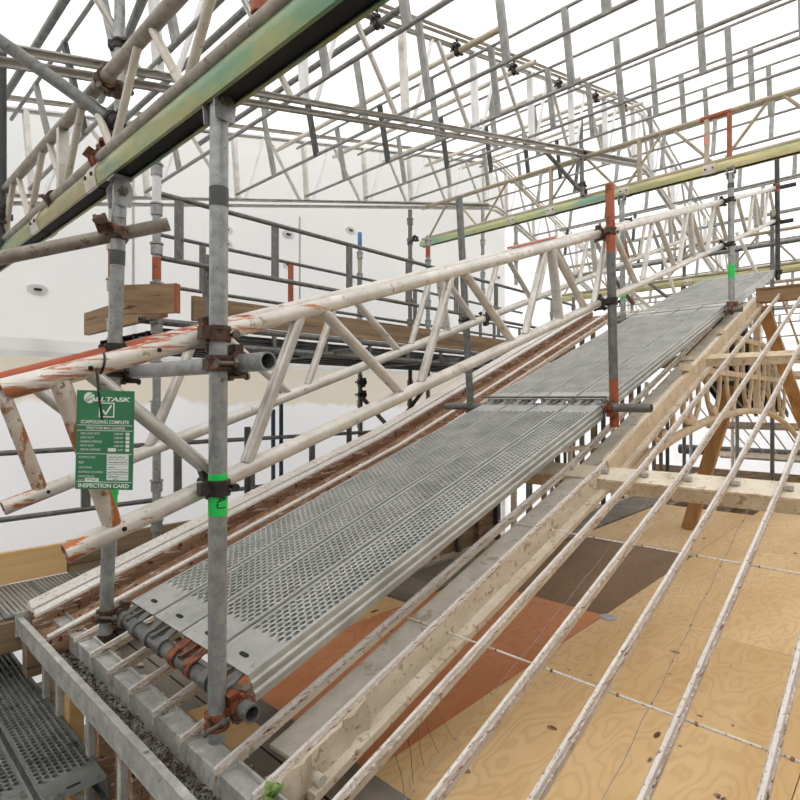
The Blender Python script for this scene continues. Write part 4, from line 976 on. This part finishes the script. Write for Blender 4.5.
# ------------------------------------------------------------------ inspection tag
YAW = radians(43.5)
tg = thing('inspection_tag', 'green scaffolding inspection card hanging by a black tie from the near truss', 'tag', (-1.4625,.487,-.0984), None, (0, radians(1.2), YAW))
W_, H_ = .141, .243
child('card', MB().box((0,0,0), W_, .0022, H_).mesh('card', 'tag'), tg)
bpy.context.view_layer.update()
def nx(u): return (u-.5)*W_
def nz(v): return (.5-v)*H_
def rect(name, u0, v0, u1, v1, mat='print', y=-.0014):
    return child(name, MB().box(((nx(u0)+nx(u1))/2, y, (nz(v0)+nz(v1))/2), abs(nx(u1)-nx(u0)), .0006, abs(nz(v1)-nz(v0))).mesh(name, mat), tg)
TX = []
def text(s, u0, u1, v0, v1, mat='print', bold=.0, y=-.0019, shear=0, par=None, name='lettering'):
    c = bpy.data.curves.new(name, 'FONT'); c.body = s; c.size = 1; c.extrude = .002; c.offset = bold; c.shear = shear; c.fill_mode = 'FRONT' if False else 'BOTH'
    c.materials.append(M[mat]); o = bpy.data.objects.new(name, c); COL.objects.link(o); o.parent = par or tg; o.rotation_euler = (radians(90),0,0)
    TX.append((o, u0, u1, v0, v1, y)); return o
text('LLTASK', .33, .94, .065, .110, bold=.03, shear=.15)
text('A', .11, .36, .030, .116, mat='tag', bold=.08, shear=.25, y=-.0018)
text('A', .13, .34, .040, .110, bold=.03, shear=.25, y=-.0024)
# round emblem behind the A: a white disc crossed by a green swoosh
o = MB(); o.tube((nx(.22),-.0011,nz(.075)), (nx(.22),-.0016,nz(.075)), .0135, 24); child('emblem_disc', o.mesh('emblem_disc', 'print'), tg)
o = MB(); o.path([(nx(.12+.22*k/10), -.0018, nz(.115 - .05*(k/10)**.7)) for k in range(11)], .0011, 5); child('emblem_swoosh', o.mesh('emblem_swoosh', 'tag'), tg)
rect('tick_box_frame', .39, .12, .66, .27); rect('tick_box_field', .41, .131, .64, .259, 'tag', -.0016)
o = MB()
o.add([(nx(.45),-.0021,nz(.205)),(nx(.475),-.0021,nz(.19)),(nx(.508),-.0021,nz(.222)),(nx(.60),-.0021,nz(.138)),(nx(.617),-.0021,nz(.158)),(nx(.51),-.0021,nz(.252))], [(0,1,2,5),(2,3,4,5)])
child('tick_mark', o.mesh('tick_mark', 'print'), tg)
text('SCAFFOLDING COMPLETE', .08, .92, .300, .335, bold=.02)
for v in (.352,.405,.640,.925): rect('rule_line', .02, v-.003, .98, v+.003)
text('STRUCTURE MAX. LOADING', .18, .85, .366, .392, bold=.015)
rows = [('VERY LIGHT DUTY',.42),('LIGHT DUTY',.32),('GENERAL PURPOSE',.45),('HEAVY DUTY',.32),('SPECIAL PURPOSE',.43)]
vals = ['2.20kN/M\u00b2','2.20kN/M\u00b2','4.40kN/M\u00b2','6.60kN/M\u00b2','kN/M\u00b2']
for i, (s, u1) in enumerate(rows):
    v = .425+.0405*i; text(s, .08, u1, v, v+.022)
    text(vals[i], .66 if i < 4 else .73, .83, v, v+.022); rect('check_box', .865, v-.004, .93, v+.026)
text('\u2713' if False else 'V', .88, .92, .425, .445, 'ink', name='handwriting'); rect('value_box', .56, .58, .70, .615)
for s, u1, v in (('SCAFFOLD NO.',.35,.665),('REF',.15,.720),('CUSTOMER',.29,.770),('SCAFFOLD LOCATION',.48,.815),('INSPECTED BY',.34,.860),('DATE',.16,.900)):
    text(s, .06, u1, v, v+.02)
rect('writing_panel', .545, .645, .925, .905)
for v in (.695,.745,.795,.845,.88): rect('writing_line', .55, v-.0015, .92, v+.0015, 'tag', -.0018)
rect('date_box', .17, .885, .41, .922); text('TIME', .54, .60, .888, .905, 'print')
rh = random.Random(2)
for u0, u1, v in ((.58,.87,.672),(.57,.90,.722),(.57,.70,.773),(.57,.91,.822),(.58,.76,.866),(.66,.74,.894),(.20,.37,.903)):
    pts = []; n_ = int((u1-u0)*110)
    for k in range(n_): pts.append((nx(u0+(u1-u0)*k/(n_-1)), -.0022, nz(v + .011*rh.uniform(-1,1)*(1 if k % 2 else .5))))
    child('handwriting', MB().path(pts, .00055, 4).mesh('handwriting', 'ink'), tg)
text('INSPECTION CARD', .06, .94, .940, .982, bold=.03)
# green tape marking
bpy.context.view_layer.update()
for o, u0, u1, v0, v1, y in TX:
    bb = [V(b) for b in o.bound_box]; xa = min(b.x for b in bb); xb = max(b.x for b in bb); ya = min(b.y for b in bb); yb = max(b.y for b in bb)
    sx = (nx(u1)-nx(u0))/(xb-xa); sy = (nz(v0)-nz(v1))/(yb-ya); o.scale = (sx, sy, .05)
    o.location = (nx(u0)-xa*sx, y, nz(v1)-ya*sy)
bpy.context.view_layer.update()
for rec in TX:
    o = rec[0]; me_ = bpy.data.meshes.new_from_object(o.evaluated_get(bpy.context.evaluated_depsgraph_get())); nm = o.name.split('.')[0]
    q_ = bpy.data.objects.new(nm, me_); COL.objects.link(q_); q_.parent = o.parent; q_.location = o.location; q_.rotation_euler = o.rotation_euler; q_.scale = o.scale
for rec in TX: bpy.data.objects.remove(rec[0])
# marking on the green tape, reading down the tube: strokes that follow its curve
cx, cy = lerp(A0,A1,.37)[:2]
fa = math.atan2(-.797, 1.487)
def stroke(m, pts):
    P = []
    for (a0, b0), (a1, b1) in zip(pts[:-1], pts[1:]):
        for q in range(6):
            a = a0+(a1-a0)*q/5; b = b0+(b1-b0)*q/5; g = fa + .35 + (b-.013)/.0279
            P.append((cx+.0279*cos(g), cy+.0279*sin(g), -.262-a))
    m.path(P, .0019, 6)
part('tape_lettering', 'ink', gt, lambda m: (stroke(m, [(-.002,.013),(.004,.026),(.012,.013)]), stroke(m, [(.012,0),(.020,.026),(.030,0)]), stroke(m, [(.0155,.009),(.0265,.009)]),
    stroke(m, [(.034,.006),(.036,.001),(.042,.001),(.046,.006),(.046,.026)])))
# black tie
t = thing('cable_tie', 'black plastic tie looped round the near truss chord, holding the green card', 'cable tie', (-1.53,.50,.09))
yc = .50; zc = zt(yc); xc = X1(yc); P = []
for k in range(17):
    a = radians(200 - 300*k/16); P.append((xc+.030*cos(a)*1.0, yc+.01*sin(a*.5), zc+.030*sin(a)))
Q = [(-1.534+.012,.487,.088),(-1.487,.478,.058),(-1.4735,.4768,.0165),(-1.4660,.4822,-.0490)]
part('strap', 'plastic', t, lambda m: m.path(P, .0030, 6))
part('tail', 'plastic', t, lambda m: m.path([lerp(Q[int(k/6)], Q[int(k/6)+1], (k % 6)/6) for k in range(18)] + [Q[3]], .0034, 6))
part('tie_head', 'plastic', t, lambda m: m.box(Q[0], .011, .011, .014))

# ------------------------------------------------------------------ camera, light, view
cam = bpy.data.cameras.new('camera'); cam.sensor_width = 36; cam.lens = 36*553/800; cam.clip_start = .05; cam.clip_end = 200
co = bpy.data.objects.new('camera', cam); COL.objects.link(co); co.location = (0,0,H); co.rotation_euler = (radians(90),0,YAW); SC.camera = co
w = bpy.data.worlds.new('sky'); SC.world = w; w.use_nodes = True
bg = w.node_tree.nodes['Background']; bg.inputs[0].default_value = (1.,.985,.962,1); bg.inputs[1].default_value = 1.75
SC.view_settings.view_transform = 'Standard'; SC.view_settings.look = 'None'; SC.view_settings.gamma = 1; SC.view_settings.use_curve_mapping = False
SC.view_settings.exposure = 0.38
SC.cycles.max_bounces = 10; SC.cycles.diffuse_bounces = 6; SC.cycles.transmission_bounces = 6
SC.cycles.use_denoising = True
